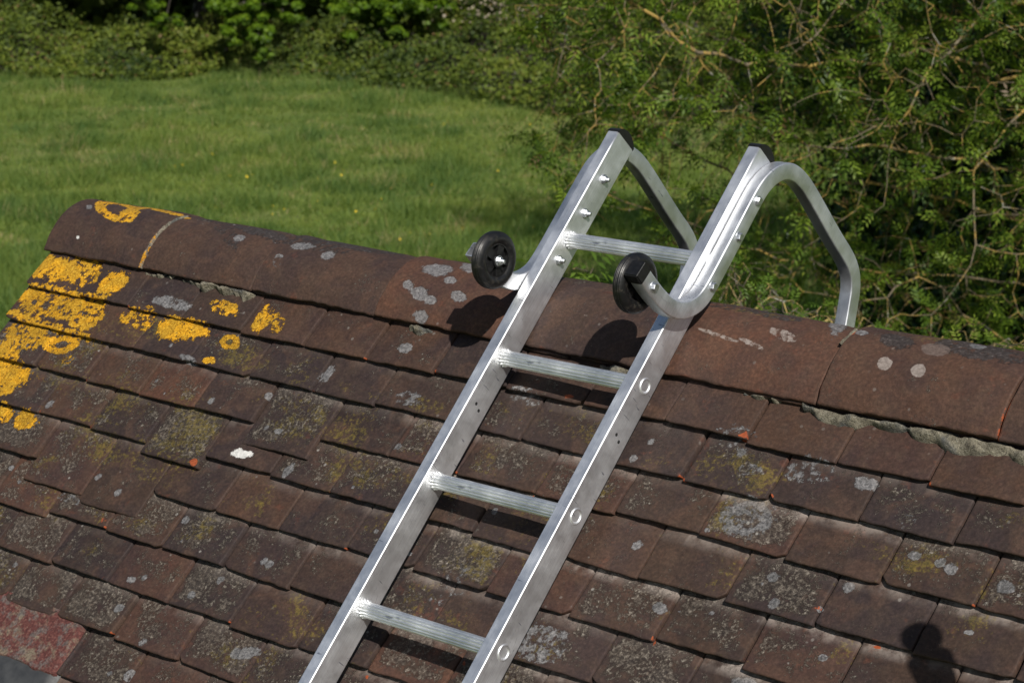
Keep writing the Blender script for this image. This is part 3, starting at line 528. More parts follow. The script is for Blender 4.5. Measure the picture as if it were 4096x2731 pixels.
# roof structure below, rear slope, gable and walls
def box_mesh(name, pts8):
    f = [(0, 1, 2, 3), (7, 6, 5, 4), (0, 4, 5, 1), (1, 5, 6, 2), (2, 6, 7, 3), (3, 7, 4, 0)]
    return mesh_np(name, pts8, f)
def prism(name, poly, x0, x1, mat, parent, frame=None):
    n = len(poly); bm = bmesh.new()
    a = [bm.verts.new((x0, p[0], p[1])) for p in poly]; b = [bm.verts.new((x1, p[0], p[1])) for p in poly]
    bm.faces.new(a); bm.faces.new(b[::-1])
    for i in range(n): bm.faces.new((a[i], b[i], b[(i + 1) % n], a[(i + 1) % n]))
    bmesh.ops.recalc_face_normals(bm, faces=bm.faces)
    me = bpy.data.meshes.new(name); bm.to_mesh(me); bm.free(); return link_mesh(name, me, mat, parent)
def mat_brick():
    n = NT('red brick wall'); P = n.coord()
    t = n.t.nodes.new('ShaderNodeTexBrick'); n.put(t.inputs['Vector'], n.mapping(P, (1, 1, 1), rot=(math.pi / 2, 0, 0)))
    t.inputs['Color1'].default_value = (.28, .10, .06, 1); t.inputs['Color2'].default_value = (.20, .075, .05, 1); t.inputs['Mortar'].default_value = (.35, .32, .27, 1)
    t.inputs['Scale'].default_value = 1.0; t.inputs['Brick Width'].default_value = .225; t.inputs['Row Height'].default_value = .075; t.inputs['Mortar Size'].default_value = .01
    return n.done(t.outputs[0], .9, 0, n.bump(n.noise(P, 60, 4), .003, .6))
BRICK = mat_brick()
TIMB = mat_plain('dark roof timber', (.05, .04, .032), .85, 0, 30)
# timber deck under the front tiles (roof frame)
dk = prism('roof_deck', [(.120, -.030), (.120, -.050), (-2.2, -.050), (-2.2, -.030)], XL * P_ + .03, 2.3, TIMB, roof)
def RF(v, n): return (v * cp - n * sp_, v * sp_ + n * cp)           # roof frame -> (horizontal, height)
hA = .179                                                          # crest axis
fr = RF(.118, -.034); bk = (2 * hA - fr[0], fr[1])
cz = -GROUND
prism('mortar_core', [(fr[0], fr[1] + cz - .0), (hA - .04, fr[1] + .035 + cz), (hA + .04, fr[1] + .035 + cz), (bk[0], bk[1] + cz), (bk[0], bk[1] - .08 + cz), (fr[0], fr[1] - .08 + cz)], XL * P_ + .03, 2.3, MORT, house)
# rear slope: tiles as stepped courses
LB = 2.3
bv = np.array([cp, -sp_]); bn = np.array([sp_, cp])
cs = []
for k in range(22):
    s = .02 + k * .1
    a = np.array(bk) + bv * (s - .03) + bn * (.010 - .012); b = np.array(bk) + bv * (s + .1) + bn * .014; c = b - bn * .012
    cs.append((a, b, c))
pts = [];
for a, b, c in cs: pts += [a, b, c]
xs2 = np.array([XL * P_ + .0, 2.3]); arr = np.array([[(x, p[0], p[1] + cz) for p in pts] for x in xs2])
rear = link_mesh('rear_roof_slope', grid_mesh('rear_roof_slope', arr, {k: np.zeros(arr.shape[0] * arr.shape[1]) + (.4 if k in ('tile', 'crust') else 0) for k in ['tile', 'tile2', 'crust', 'bloom'] + list('oygwrdkp')}, False), CLAY, house)
ev = RF(-1.9, -.06); eb = (2 * hA - ev[0], ev[1])
prism('wall', [(ev[0], 0), (ev[0], ev[1] + cz), (hA, RF(.11, -.07)[1] + cz), (eb[0], eb[1] + cz), (eb[0], 0)], XL * P_ + .10, 2.2, BRICK, house)
prism('bargeboard', [(fr[0] - .0, fr[1] + cz - .03), (ev[0], ev[1] + cz + .01), (ev[0], ev[1] + cz - .15), (hA, fr[1] + cz - .12), (eb[0], eb[1] + cz - .15), (eb[0], eb[1] + cz), (bk[0], bk[1] + cz - .03)], XL * P_ + .035, XL * P_ + .06, TIMB, house)

# made-up capped pipe, unseen off frame right, added to throw the small rounded shadow
hit = MW @ np.array([.452, -.258, 0.0]); top = hit + SUN * .9
def lathe(name, prof, seg, mat, parent, axis='z', smooth=True):
    a = np.linspace(0, 2 * math.pi, seg + 1)[:-1]; pr = np.array(prof, float)
    if axis == 'z': PT = np.stack([pr[None, :, 0] * np.cos(a)[:, None], pr[None, :, 0] * np.sin(a)[:, None], np.repeat(pr[None, :, 1], seg, 0)], -1)
    else: PT = np.stack([np.repeat(pr[None, :, 1], seg, 0), pr[None, :, 0] * np.cos(a)[:, None], pr[None, :, 0] * np.sin(a)[:, None]], -1)
    PT = np.concatenate([PT, PT[:1]], 0)
    nu, nw = PT.shape[:2]; idx = np.arange((nu - 1) * nw).reshape(nu - 1, nw); idx = np.concatenate([idx, idx[:1]], 0)
    f = np.stack([idx[:-1, :-1], idx[1:, :-1], idx[1:, 1:], idx[:-1, 1:]], -1).reshape(-1, 4)
    me = mesh_np(name, PT[:-1].reshape(-1, 3), f, None, smooth); 
    return link_mesh(name, me, mat, parent)
base_z = math.tan(PITCH) * top[1]
vp = lathe('shadow_caster_pipe', [(.0, .0), (.026, .0), (.026, top[2] - base_z + .1), (.0, top[2] - base_z + .1)], 28, LEAD, house); vp.location = (top[0] , top[1], base_z - .15 - GROUND)
cw = lathe('shadow_caster_cap', [(0, -.09), (.026, -.09), (.026, -.05), (.015, -.037), (.016, -.026), (.024, -.014), (.0265, .0), (.024, .014), (.015, .024), (0, .028)], 28, LEAD, vp); cw.location = (0, 0, top[2] - base_z + .18)
# ------------------------------------------------------------------ aluminium roof ladder
RL = np.array([[0.9995191632192085, 0.008769661613028177, -0.02974113973549431], [-0.007649950469996401, 0.999265257995718, 0.0375555910692114], [0.030048637496229685, -0.03731001471380317, 0.9988518619828848]])
TL = np.array([-0.5293265098214612, 0.29313909142545647, 0.06198046670343508])
LM = MW @ RL; LT = MW @ TL
LW, LS, LD, LWW, LTOP = .2903, .2544, .056, .0250, .2227           # clear width, rung spacing, stile depth, stile width, top
ladder = empty('roof_ladder'); mm = Matrix.Identity(4)
for i in range(3):
    for j in range(3): mm[i][j] = LM[i][j]
    mm[i][3] = LT[i]
ladder.matrix_world = mm
tag(ladder, 'silver aluminium roof ladder with hooks and two black wheels lying over the ridge', 'ladder')
LBOT = -2.25
def stile_mesh():
    r = .0022; c = []
    def arc(cx, cy, a0): return [(cx + r * math.cos(a), cy + r * math.sin(a)) for a in np.linspace(a0, a0 + math.pi / 2, 4)]
    x0, x1, n0, n1 = 0, LWW, -LD, 0
    out = arc(x1 - r, n1 - r, 0) + arc(x0 + r, n1 - r, math.pi / 2) + arc(x0 + r, n0 + r, math.pi) + arc(x1 - r, n0 + r, 3 * math.pi / 2)
    ys = np.linspace(LBOT, LTOP, 60)
    bm = bmesh.new(); rings = [[bm.verts.new((p[0], y, p[1])) for p in out] for y in ys]; n = len(out)
    for a, b in zip(rings[:-1], rings[1:]):
        for i in range(n):
            f = bm.faces.new((a[i], a[(i + 1) % n], b[(i + 1) % n], b[i])); f.smooth = (i % 4 != 3)
    bm.faces.new(rings[-1]); bm.faces.new(rings[0][::-1])
    bmesh.ops.recalc_face_normals(bm, faces=bm.faces)
    me = bpy.data.meshes.new('stile'); bm.to_mesh(me); bm.free(); return me
st0 = link_mesh('stile', stile_mesh(), ALU, ladder)
st1 = st0.copy(); COL.objects.link(st1); st1.location = (LWW + LW, 0, 0)
def end_cap(parent):
    bm = bmesh.new(); seg = 18; rings = []
    for s in (-.0008, LWW + .0008):
        pts = []
        for i in range(seg + 1):
            t = i / seg; n = .0008 - t * (LD + .0016)
            h = .004 + .0135 * math.sin(math.pi * min(1, t ** .9)) ** .8 if 0 < i < seg else .0035
            pts.append((s, LTOP + h, n))
        pts += [(s, LTOP - .0012 + .0, -LD - .0008), (s, LTOP - .0012, .0008)]
        rings.append([bm.verts.new(p) for p in pts])
    a, b = rings; n = len(a); bm.faces.new(a); bm.faces.new(b[::-1])
    for i in range(n): bm.faces.new((a[i], a[(i + 1) % n], b[(i + 1) % n], b[i]))
    bmesh.ops.recalc_face_normals(bm, faces=bm.faces)
    bmesh.ops.bevel(bm, geom=bm.edges[:], offset=.0009, segments=2, affect='EDGES', clamp_overlap=True)
    me = bpy.data.meshes.new('end_cap'); bm.to_mesh(me); bm.free(); return link_mesh('end_cap', me, BLACKP, parent)
ec = end_cap(st0); ec1 = ec.copy(); COL.objects.link(ec1); ec1.parent = st1

# rungs: fluted tubes with crimped collars and flat outer rivets
def rung_mesh():
    NF = 15; seg = NF * 8; a = np.linspace(0, 2 * math.pi, seg + 1)[:-1]
    xs = [-.0004, .0, .003, .006, .0085, .012] + list(np.linspace(.03, LW - .03, 14)) + [LW - .012, LW - .0085, LW - .006, LW - .003, LW, LW + .0004]
    R0 = .0118; PT = []
    for x in xs:
        e = min(x, LW - x); col = np.exp(-((e - .0035) / .0030) ** 2) * .0028
        fl = np.abs(np.cos(a * NF / 2)) ** .7
        r = R0 - .0010 + .0027 * fl + col * (.55 + .55 * fl) - (.002 if e < 0 else 0)
        PT.append(np.stack([np.full(seg, x), r * np.cos(a) * 1.04, r * np.sin(a)], -1))
    PT = np.array(PT); nu = len(xs); idx = np.arange(nu * seg).reshape(nu, seg); idx = np.concatenate([idx, idx[:, :1]], 1)
    f = np.stack([idx[:-1, :-1], idx[1:, :-1], idx[1:, 1:], idx[:-1, 1:]], -1).reshape(-1, 4)
    me = mesh_np('rung', PT.reshape(-1, 3), f, None, True); return me
rung0 = link_mesh('rung', rung_mesh(), ALUR, ladder); rung0.location = (LWW, 0, -LD / 2)
def rivet_mesh():
    return [(0, -.0004), (.0085, -.0004), (.0098, .0002), (.0108, .0016), (.0124, .0021), (.0138, .0013), (.0146, -.0006)]
def xlathe(name, prof, seg, mat, parent, loc=(0, 0, 0), flip=False):
    pr = [(p[0], -p[1] if flip else p[1]) for p in prof]
    if flip: pr = pr[::-1]
    o = lathe(name, pr, seg, mat, parent, 'x'); o.location = loc; return o
rv0 = xlathe('rivet_plate', rivet_mesh(), 36, ALU, rung0, (LW + LWW, 0, 0)); rv0b = xlathe('rivet_plate', rivet_mesh(), 36, ALU, rung0, (-LWW, 0, 0), True)
for k in range(1, 9):
    c = rung0.copy(); COL.objects.link(c); c.parent = ladder; c.location = (LWW, -k * LS, -LD / 2)
    c.rotation_euler = (0, 0, 0)
    for ch in (rv0, rv0b):
        d = ch.copy(); COL.objects.link(d); d.parent = c
# pair of drill holes on each stile: black discs paint their inner shade
hm = xlathe('drill_hole_disc', [(0, .0003), (.0030, .0003), (.0032, .0)], 16, HOLE_SHADE, st0, (LWW, -.3545, -.0215)); h2 = hm.copy(); COL.objects.link(h2); h2.parent = st0; h2.location = (LWW, -.3605, -.0350)
for v_, n_ in ((-.3545, -.0215), (-.3605, -.0350)):
    c = hm.copy(); COL.objects.link(c); c.parent = st1; c.location = (LWW, v_, n_)
# hooks
CL = [(-.1375, .1275), (-.1388, .110), (-.1395, .090), (-.1392, .070), (-.1365, .043), (-.1285, .020), (-.115, .0), (-.098, -.0145), (-.078, -.0245), (-.055, -.0285), (-.03, -.0295), (0, -.0297), (.05, -.0295), (.10, -.029), (.135, -.029), (.155, -.030), (.175, -.034), (.196, -.0425), (.215, -.056), (.229, -.075), (.2365, -.098), (.2395, -.125), (.2385, -.16), (.235, -.205), (.231, -.25), (.2285, -.29), (.2275, -.318), (.224, -.345), (.2145, -.370), (.197, -.3895), (.172, -.405), (.145, -.420), (.10, -.4435), (.03, -.481), (-.03, -.513)]
def hook_tube(parent, xc, capped):
    P = catmull(CL, 5); T = np.gradient(P, axis=0); T /= np.linalg.norm(T, axis=1)[:, None]; Nn = np.stack([-T[:, 1], T[:, 0]], 1)
    hw, hx, r = .0150, .0130, .0026
    sec = []
    for sx, sy, a0 in ((1, 1, 0), (-1, 1, 90), (-1, -1, 180), (1, -1, 270)):
        for a in np.linspace(a0, a0 + 90, 4): sec.append((sx * (hx - r) + r * math.cos(math.radians(a)), sy * (hw - r) + r * math.sin(math.radians(a))))
    sec = np.array(sec); nS = len(sec)
    PT = np.zeros((len(P), nS, 3)); PT[:, :, 0] = xc + sec[None, :, 0]
    PT[:, :, 1] = P[:, None, 0] + Nn[:, None, 0] * sec[None, :, 1]; PT[:, :, 2] = P[:, None, 1] + Nn[:, None, 1] * sec[None, :, 1]
    if not capped:                                                  # open end: walls 2.5 mm thick, recessed inside
        def inner(i, sc, sh):
            q = PT[i].copy(); c = np.array([xc, P[i, 0], P[i, 1]]); q = c + (q - c) * sc; q[:, 1] += T[i, 0] * sh; q[:, 2] += T[i, 1] * sh; return q
        PT = np.concatenate([inner(0, .02, .03)[None], inner(0, .83, .03)[None], inner(0, .83, .0)[None], PT], 0)
    else:
        PT = np.concatenate([((PT[0] - PT[0].mean(0)) * .02 + PT[0].mean(0))[None], PT], 0)
    idx = np.arange(PT.shape[0] * nS).reshape(-1, nS); idx = np.concatenate([idx, idx[:, :1]], 1)
    f = np.stack([idx[:-1, :-1], idx[:-1, 1:], idx[1:, 1:], idx[1:, :-1]], -1).reshape(-1, 4)
    me = mesh_np('hook_arm', PT.reshape(-1, 3), f, None, True)
    bm = bmesh.new(); bm.from_mesh(me); bmesh.ops.recalc_face_normals(bm, faces=bm.faces)
    bmesh.ops.split_edges(bm, edges=[e for e in bm.edges if e.calc_face_angle(0) > .7]); bm.to_mesh(me); bm.free()
    return link_mesh('hook_arm', me, ALUT, parent)
XR_ = LW + 2 * LWW + .0015 + .0130; XL_ = -.0015 - .0130
hk_r = hook_tube(ladder, XR_, True); hk_l = hook_tube(ladder, XL_, False)
def rbox(name, c, hs, mat, parent, bev=.002, rot=0):
    bm = bmesh.new(); bmesh.ops.create_cube(bm, size=1)
    for v in bm.verts: v.co = Vector((v.co.x * hs[0] * 2, v.co.y * hs[1] * 2, v.co.z * hs[2] * 2))
    bmesh.ops.bevel(bm, geom=bm.edges[:], offset=bev, segments=3, affect='EDGES')
    me = bpy.data.meshes.new(name); bm.to_mesh(me); bm.free(); o = link_mesh(name, me, mat, parent); o.location = c; o.rotation_euler = (rot, 0, 0); return o
rbox('end_plug', (XR_, -.1370, .1385), (.0142, .0162, .0115), BLACKP, hk_r, .002, math.radians(-5))
# bearing bar that joins the two hook tips on the far slope
bar = rbox('bearing_bar', ((XR_ + XL_) / 2, -.04, -.527), ((XR_ - XL_) / 2 + .05, .02, .016), RUBBER, ladder, .003, math.radians(28))
# hex bolts
def hexprism(bm, x0, x1, r, c=(0, 0), rot=0.2, seg=6, cham=.0008):
    ang = [rot + i * 2 * math.pi / seg for i in range(seg)]
    s = 1 if x1 > x0 else -1
    rr_ = [[bm.verts.new((x, c[0] + q * math.cos(a), c[1] + q * math.sin(a))) for a in ang] for x, q in ((x0, r), (x1 - s * cham, r), (x1, r - cham * 1.2))]
    for a, b in zip(rr_[:-1], rr_[1:]):
        for i in range(seg): bm.faces.new((a[i], a[(i + 1) % seg], b[(i + 1) % seg], b[i]))
    bm.faces.new(rr_[-1])
def bolt(parent, x, v, n, nut=True, sgn=1, name='bolt'):
    bm = bmesh.new()
    hexprism(bm, 0, sgn * .0012, .0094, seg=26, cham=.0003)
    hexprism(bm, sgn * .001, sgn * .0062, .0072, rot=random.random())
    if nut:
        hexprism(bm, sgn * .006, sgn * .0080, .0048, seg=18, cham=.0008); 
        hexprism(bm, sgn * .0075, sgn * .0135, .0034, seg=16, cham=.0007)
        for t in range(5): hexprism(bm, sgn * (.0078 + t * .0011), sgn * (.0083 + t * .0011), .0038, seg=16, cham=.0002)
    bmesh.ops.recalc_face_normals(bm, faces=bm.faces)
    me = bpy.data.meshes.new(name); bm.to_mesh(me); bm.free(); o = link_mesh(name, me, STEEL, parent); o.location = (x, v, n); return o
for v_, n_ in ((.135, -.0270), (.0590, -.0275), (-.0443, -.0276)):
    bolt(st0, LWW, v_, n_, True, 1); bolt(hk_r, XR_ + .0130, v_ - .002, -.0295, False, 1)
    bolt(hk_l, XL_ - .0130, v_ - .002, -.0295, False, -1)
bolt(hk_r, XR_ + .0130, -.1378, .1005, False, 1); bolt(hk_l, XL_ - .0130, -.1378, .1005, False, -1)
xlathe('screw', [(0, .0006), (.0014, .0004), (.0022, .0016), (.0040, .0012), (.0048, 0)], 20, ALU, st1, (LWW, LTOP - .017, -.0395))
# crimp weld between stile and hook near the top rung
# wheels
def wheel(xc):
    R = .0515; hwid = .0125
    w = lathe('wheel', [(.030, -hwid + .004), (.0345, -hwid + .001), (.040, -hwid), (.046, -hwid + .0012), (.0500, -hwid + .0045), (.0513, -.0070), (.0515, -.0062), (.0500, -.0058), (.0500, -.0050), (.0522, -.0046), (.0525, -.0022), (.0511, -.0018), (.0511, -.0010), (.0526, -.0006), (.0526, .0006), (.0511, .0010), (.0511, .0018), (.0525, .0022), (.0522, .0046), (.0500, .0050), (.0500, .0058), (.0515, .0062), (.0513, .0070), (.0500, hwid - .0045), (.046, hwid - .0012), (.040, hwid), (.0345, hwid - .001), (.030, hwid - .004)], 72, RUBBER, ladder, 'x'); w.scale = (1, .965, .965)
    w.location = (xc, -.1370, .1010)
    bm = bmesh.new()
    # rim: ring, five broad spokes, hub
    def ann(r0, r1, x0, x1, seg=60):
        a = [2 * math.pi * i / seg for i in range(seg)]
        loops = [[bm.verts.new((x, r * math.cos(t), r * math.sin(t))) for t in a] for r, x in ((r0, x0), (r0, x1), (r1, x1), (r1, x0))]
        for i in range(4):
            p, q = loops[i], loops[(i + 1) % 4]
            for j in range(seg): bm.faces.new((p[j], p[(j + 1) % seg], q[(j + 1) % seg], q[j]))
    ann(.0285, .0315, -.0090, .0090); ann(.0, .0, 0, 0) if False else None
    ann(.0045, .0125, -.0118, .0118); ann(.0120, .0290, -.0015, .0015)
    for i in range(5):
        t0 = i * 2 * math.pi / 5 + .3
        for s in (1, -1):
            pts = []
            for r, dt in ((.0120, .52), (.0290, .30), (.0290, -.30), (.0120, -.52)):
                pts.append((r * math.cos(t0 + dt), r * math.sin(t0 + dt)))
            lo = [bm.verts.new((s * .001, *p)) for p in pts]; hi = [bm.verts.new((s * .0080, *p)) for p in pts]
            bm.faces.new(hi)
            for j in range(4): bm.faces.new((lo[j], lo[(j + 1) % 4], hi[(j + 1) % 4], hi[j]))
    bmesh.ops.recalc_face_normals(bm, faces=bm.faces)
    me = bpy.data.meshes.new('rim'); bm.to_mesh(me); bm.free(); rim = link_mesh('rim', me, BLACKP, w)
    return w
wl = wheel(.0128 - .0005); wr = wheel(LW + 2 * LWW - .0128 + .0005)
bolt(wl, .0118, 0, 0, True, 1, 'axle_nut'); bolt(wr, -.0118, 0, 0, True, -1, 'axle_nut')
def rod(name, x0, x1, v, n, r, mat, parent):
    o = lathe(name, [(0, x0), (r, x0), (r, x1), (0, x1)], 20, mat, parent, 'x'); o.location = (0, v, n); return o
rod('axle', XL_ + .013, .014, -.137, .101, .0042, STEEL, ladder); rod('axle', LW + LWW + .012, XR_ - .013, -.137, .101, .0042, STEEL, ladder)
# ------------------------------------------------------------------ field
def mat_field():
    n = NT('field ground'); P = n.coord(); a = n.noise(P, .35, 5, .6); b = n.noise(P, 9, 5, .7); c = n.noise(n.mapping(P, loc=(5, 5, 0)), 1.1, 5, .65)
    col = n.ramp(a, [(.3, (.08, .12, .03)), (.5, (.115, .15, .040)), (.7, (.15, .165, .055))])
    col = n.mix(n.math('MULTIPLY', n.step(c, .60, .72), .5), col, (.13, .11, .055))
    col = n.mix(1, col, n.ramp(b, [(.3, (.6, .6, .6)), (.7, (1.3, 1.3, 1.3))]), 'MULTIPLY')
    return n.done(col, .95, 0, n.bump(b, .05, .6), .1)
nG = 120
gx = np.concatenate([[-600, -250, -120], np.linspace(-70, 60, nG), [120, 250, 600]]); gy = np.concatenate([[-600, -250, -120, -60], np.linspace(-20, 90, nG), [150, 300, 700]])
GX, GY = np.meshgrid(gx, gy, indexing='ij')
def gz(x, y): return (fnoise(x * .12, y * .12, 0, 41, 3) - .5) * .35 + (fnoise(x * .9, y * .9, 0, 42, 2) - .5) * .10
fld = link_mesh('field', grid_mesh('field', np.stack([GX, GY, GROUND + gz(GX, GY)], -1)), mat_field()); tag(fld, kind='structure')
def on_ground(d, l, h=0.0):
    p = at(d, l, h); p[..., 2] += gz(p[..., 0], p[..., 1]); return p

GRASS = mat_leaf('grass blade', [(.090, .165, .048), (.170, .240, .060), (.245, .300, .070), (.320, .335, .100), (.46, .37, .21)], .60, .6)
def grass(nb):
    d = RNG.uniform(21, 48, nb * 2); keep = RNG.random(nb * 2) < (1.15 - d / 70); d = d[keep][:nb]; nb_ = len(d)
    l = RNG.uniform(-1, 1, nb_) * (.245 * d + .8)
    base = on_ground(d, l)
    patch = fnoise(base[:, 0] * .55, base[:, 1] * .55, 0, 3, 4); tall = np.clip((fnoise(base[:, 0] * 1.3, base[:, 1] * 1.3, 0, 9, 3) - .42) * 4.5, 0, 1); fine_ = fnoise(base[:, 0] * 3.5, base[:, 1] * 3.5, 0, 19, 2)
    L = (.06 + .12 * RNG.random(nb_)) * (.6 + 1.2 * tall); wd = .006 + .006 * RNG.random(nb_)
    ang = RNG.uniform(0, 2 * np.pi, nb_); ln = RNG.uniform(.2, 1.6, nb_)
    dirn = np.stack([np.cos(ang) * ln + .15, np.sin(ang) * ln, np.ones(nb_)], -1); dirn /= np.linalg.norm(dirn, axis=1)[:, None]
    a2 = RNG.uniform(0, 2 * np.pi, nb_); sd_ = np.stack([np.cos(a2), np.sin(a2), np.zeros(nb_)], -1) * wd[:, None]
    tip = base + dirn * L[:, None]
    V = np.stack([base - sd_, base + sd_, tip], 1).reshape(-1, 3); F = np.arange(nb_ * 3).reshape(-1, 3)
    straw = np.clip((fnoise(base[:, 0] * 1.7 + 30, base[:, 1] * 1.7, 0, 55, 3) - .62) * 7, 0, .8)
    # pale dry grass along the foot of the brambles
    near = np.exp(-((d - 38.5) / 2.2) ** 2) * np.clip((l + 1) / 2, 0, 1) * .5
    rn = np.clip(-.06 + .50 * patch + .32 * fine_ - .13 * tall + RNG.normal(0, .10, nb_), 0, .72)
    isst = RNG.random(nb_) < np.clip(straw + near + .02, 0, .75) * .55
    rn = np.where(isst, RNG.uniform(.8, 1, nb_), rn)
    o = link_mesh('grass', mesh_np('grass', V, F, None, False, {'rnd': rn}), GRASS); tag(o, 'rough green meadow grass with straw tufts across the field', 'grass', kind='stuff')
grass(430000)
def petals(n, name, label, col, size, dr):
    d = RNG.uniform(dr[0], dr[1], n); l = RNG.uniform(-1, .3, n) * (.24 * d)
    # buttercups come in loose drifts
    c = on_ground(d, l, .16); k = fnoise(c[:, 0] * .5, c[:, 1] * .5, 0, 71, 3) > .5; c = c[k] + RNG.normal(0, .02, (k.sum(), 3)); m_ = len(c)
    V, F = [], []
    a = np.linspace(0, 2 * np.pi, 6)[:-1]
    rad = size * (.7 + .6 * RNG.random(m_))
    ring = np.stack([np.cos(a), np.sin(a), np.full(5, .35)], -1)
    tilt = RNG.normal(0, .4, (m_, 2))
    VV = c[:, None] + ring[None] * rad[:, None, None]; VV[:, :, 2] += ring[None, :, 0] * tilt[:, :1] * rad[:, None] + ring[None, :, 1] * tilt[:, 1:] * rad[:, None]
    V = np.concatenate([c[:, None], VV], 1).reshape(-1, 3)
    F = np.array([[i * 6, i * 6 + 1 + j, i * 6 + 1 + (j + 1) % 5] for i in range(m_) for j in range(5)])
    o = link_mesh(name, mesh_np(name, V, F, None, False), mat_plain(name + ' petal', col, .5, 0, 20, .1, 0)); tag(o, label, 'flowers', kind='stuff')
petals(350, 'buttercup', 'tiny yellow buttercups scattered through the meadow grass', (.60, .42, .02), .0125, (24, 44))

# ------------------------------------------------------------------ foliage tools
def leaf_quads(C, N, size, asp=.62, jitter=.7, droop=0.0):
    n = len(C); N = N + RNG.normal(0, jitter, (n, 3)); N /= np.linalg.norm(N, axis=1)[:, None] + 1e-9
    t = RNG.normal(0, 1, (n, 3)); t[:, 2] -= droop; t -= N * (t * N).sum(1)[:, None]; t /= np.linalg.norm(t, axis=1)[:, None] + 1e-9
    b = np.cross(N, t); s = size * (.6 + .8 * RNG.random(n)); s = s[:, None]
    fold = N * s * .16
    return np.stack([C - t * s * .5, C + b * s * asp * .5 + fold, C + t * s * .5, C - b * s * asp * .5 + fold], 1)
def add_leafmesh(name, quads, rnd, mat, parent=None):
    n = len(quads); F = np.arange(n * 4).reshape(-1, 4)
    return link_mesh(name, mesh_np(name, quads.reshape(-1, 3), F, None, False, {'rnd': rnd}), mat, parent)
BRAM = mat_leaf('bramble leaf', [(.022, .042, .008), (.055, .082, .012), (.095, .130, .016), (.15, .185, .024), (.13, .09, .035)], .35, .6)
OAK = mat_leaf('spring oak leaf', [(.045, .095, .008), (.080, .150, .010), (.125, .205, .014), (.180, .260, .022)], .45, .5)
ASHL = mat_leaf('ash leaflet', [(.018, .040, .008), (.055, .100, .013), (.105, .165, .018), (.175, .235, .030), (.12, .075, .035)], .42, .45)
IVY = mat_leaf('ivy leaf', [(.010, .022, .007), (.018, .042, .010), (.034, .072, .015), (.070, .130, .022)], .2, .35)
SHRUB = mat_leaf('young shrub leaf', [(.06, .115, .018), (.095, .165, .022), (.13, .20, .03)], .45, .45)
BARK = mat_bark('grey bark'); DBARK = mat_bark('dark bark', (.026, .022, .018), (.06, .055, .03), .6)
LBARK = mat_bark('lichened twigs', (.115, .095, .065), (.28, .19, .055), .49)

def thicket(name, label, cat, foot, depth, hfun, nleaf, size, mat, seed, kind=None, root_d=None):
    """a bank of leaves over a height surface. foot: list of (l, d) of the front edge."""
    ls = np.array([p[0] for p in foot]); ds = np.array([p[1] for p in foot])
    l = RNG.uniform(ls[0], ls[-1], nleaf); t = RNG.random(nleaf) ** 1.15
    d0 = np.interp(l, ls, ds) + (fnoise(l * .8, 0, 0, seed, 3) - .5) * 1.2
    d = d0 + t * depth
    H = hfun(l, t) * (.75 + .5 * fnoise(l * .45, d * .45, 0, seed + 1, 2))
    H = H + (fnoise(l * 1.5, d * 1.5, 0, seed + 2, 3) - .5) * .85 * np.clip(t * 6, .1, 1)
    H = H - np.abs(RNG.normal(0, .10, nleaf)) + (RNG.random(nleaf) < .04) * RNG.uniform(0, .25, nleaf)
    C = at(d, l, np.maximum(H, .02)); C[:, 2] += gz(C[:, 0], C[:, 1])
    N = np.repeat((-FW * .55 + np.array([0, 0, .85]))[None], nleaf, 0)
    q = leaf_quads(C, N, size, .7, .75)
    loc = at(float(np.mean(ds)) + depth / 2, float(np.mean(ls)), 0.0)
    root = empty(name, tuple(loc)); tag(root, label, cat, kind=kind)
    rn = np.clip(-.12 + 1.2 * fnoise(C[:, 0] * .9, C[:, 1] * .9, C[:, 2] * .9, seed + 5, 3) + RNG.normal(0, .16, nleaf) - .1, 0, .85)
    rn = np.where(RNG.random(nleaf) < .03, 1.0, rn)
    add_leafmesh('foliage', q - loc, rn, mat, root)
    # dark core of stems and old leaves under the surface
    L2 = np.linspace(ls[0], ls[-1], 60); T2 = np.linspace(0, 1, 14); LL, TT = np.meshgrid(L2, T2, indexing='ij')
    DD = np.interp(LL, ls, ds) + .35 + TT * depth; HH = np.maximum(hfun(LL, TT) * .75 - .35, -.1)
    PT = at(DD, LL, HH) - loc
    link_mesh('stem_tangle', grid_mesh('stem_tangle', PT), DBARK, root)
    return root
thicket('bramble_bank', 'low dark green bramble bank along the far left edge of the field', 'brambles', [(-16, 46.5), (-11, 45.6), (-8, 44.6), (-6.5, 44.8), (-5.7, 45.6)], 4.2,
        lambda l, t: np.clip(.20 + .52 * t ** .6, 0, 2) * (1.0 + np.clip((-9.2 - l) * .9, 0, 1.2)), 34000, .080, BRAM, 101)
thicket('bramble_mound', 'broad olive green bramble mound sloping down to the field right of centre', 'brambles', [(-5.9, 46.0), (-4.75, 45.4), (-3.6, 44.2), (-2.2, 43.0), (-.8, 41.3), (.6, 39.8), (3, 39.0), (6, 38.6), (11, 38.2)], 6.5,
        lambda l, t: np.clip(.20 + 1.0 * t ** .7, 0, 2.4) * (.35 + .15 * np.clip(l + 5.3, 0, 9)), 60000, .080, BRAM, 131)

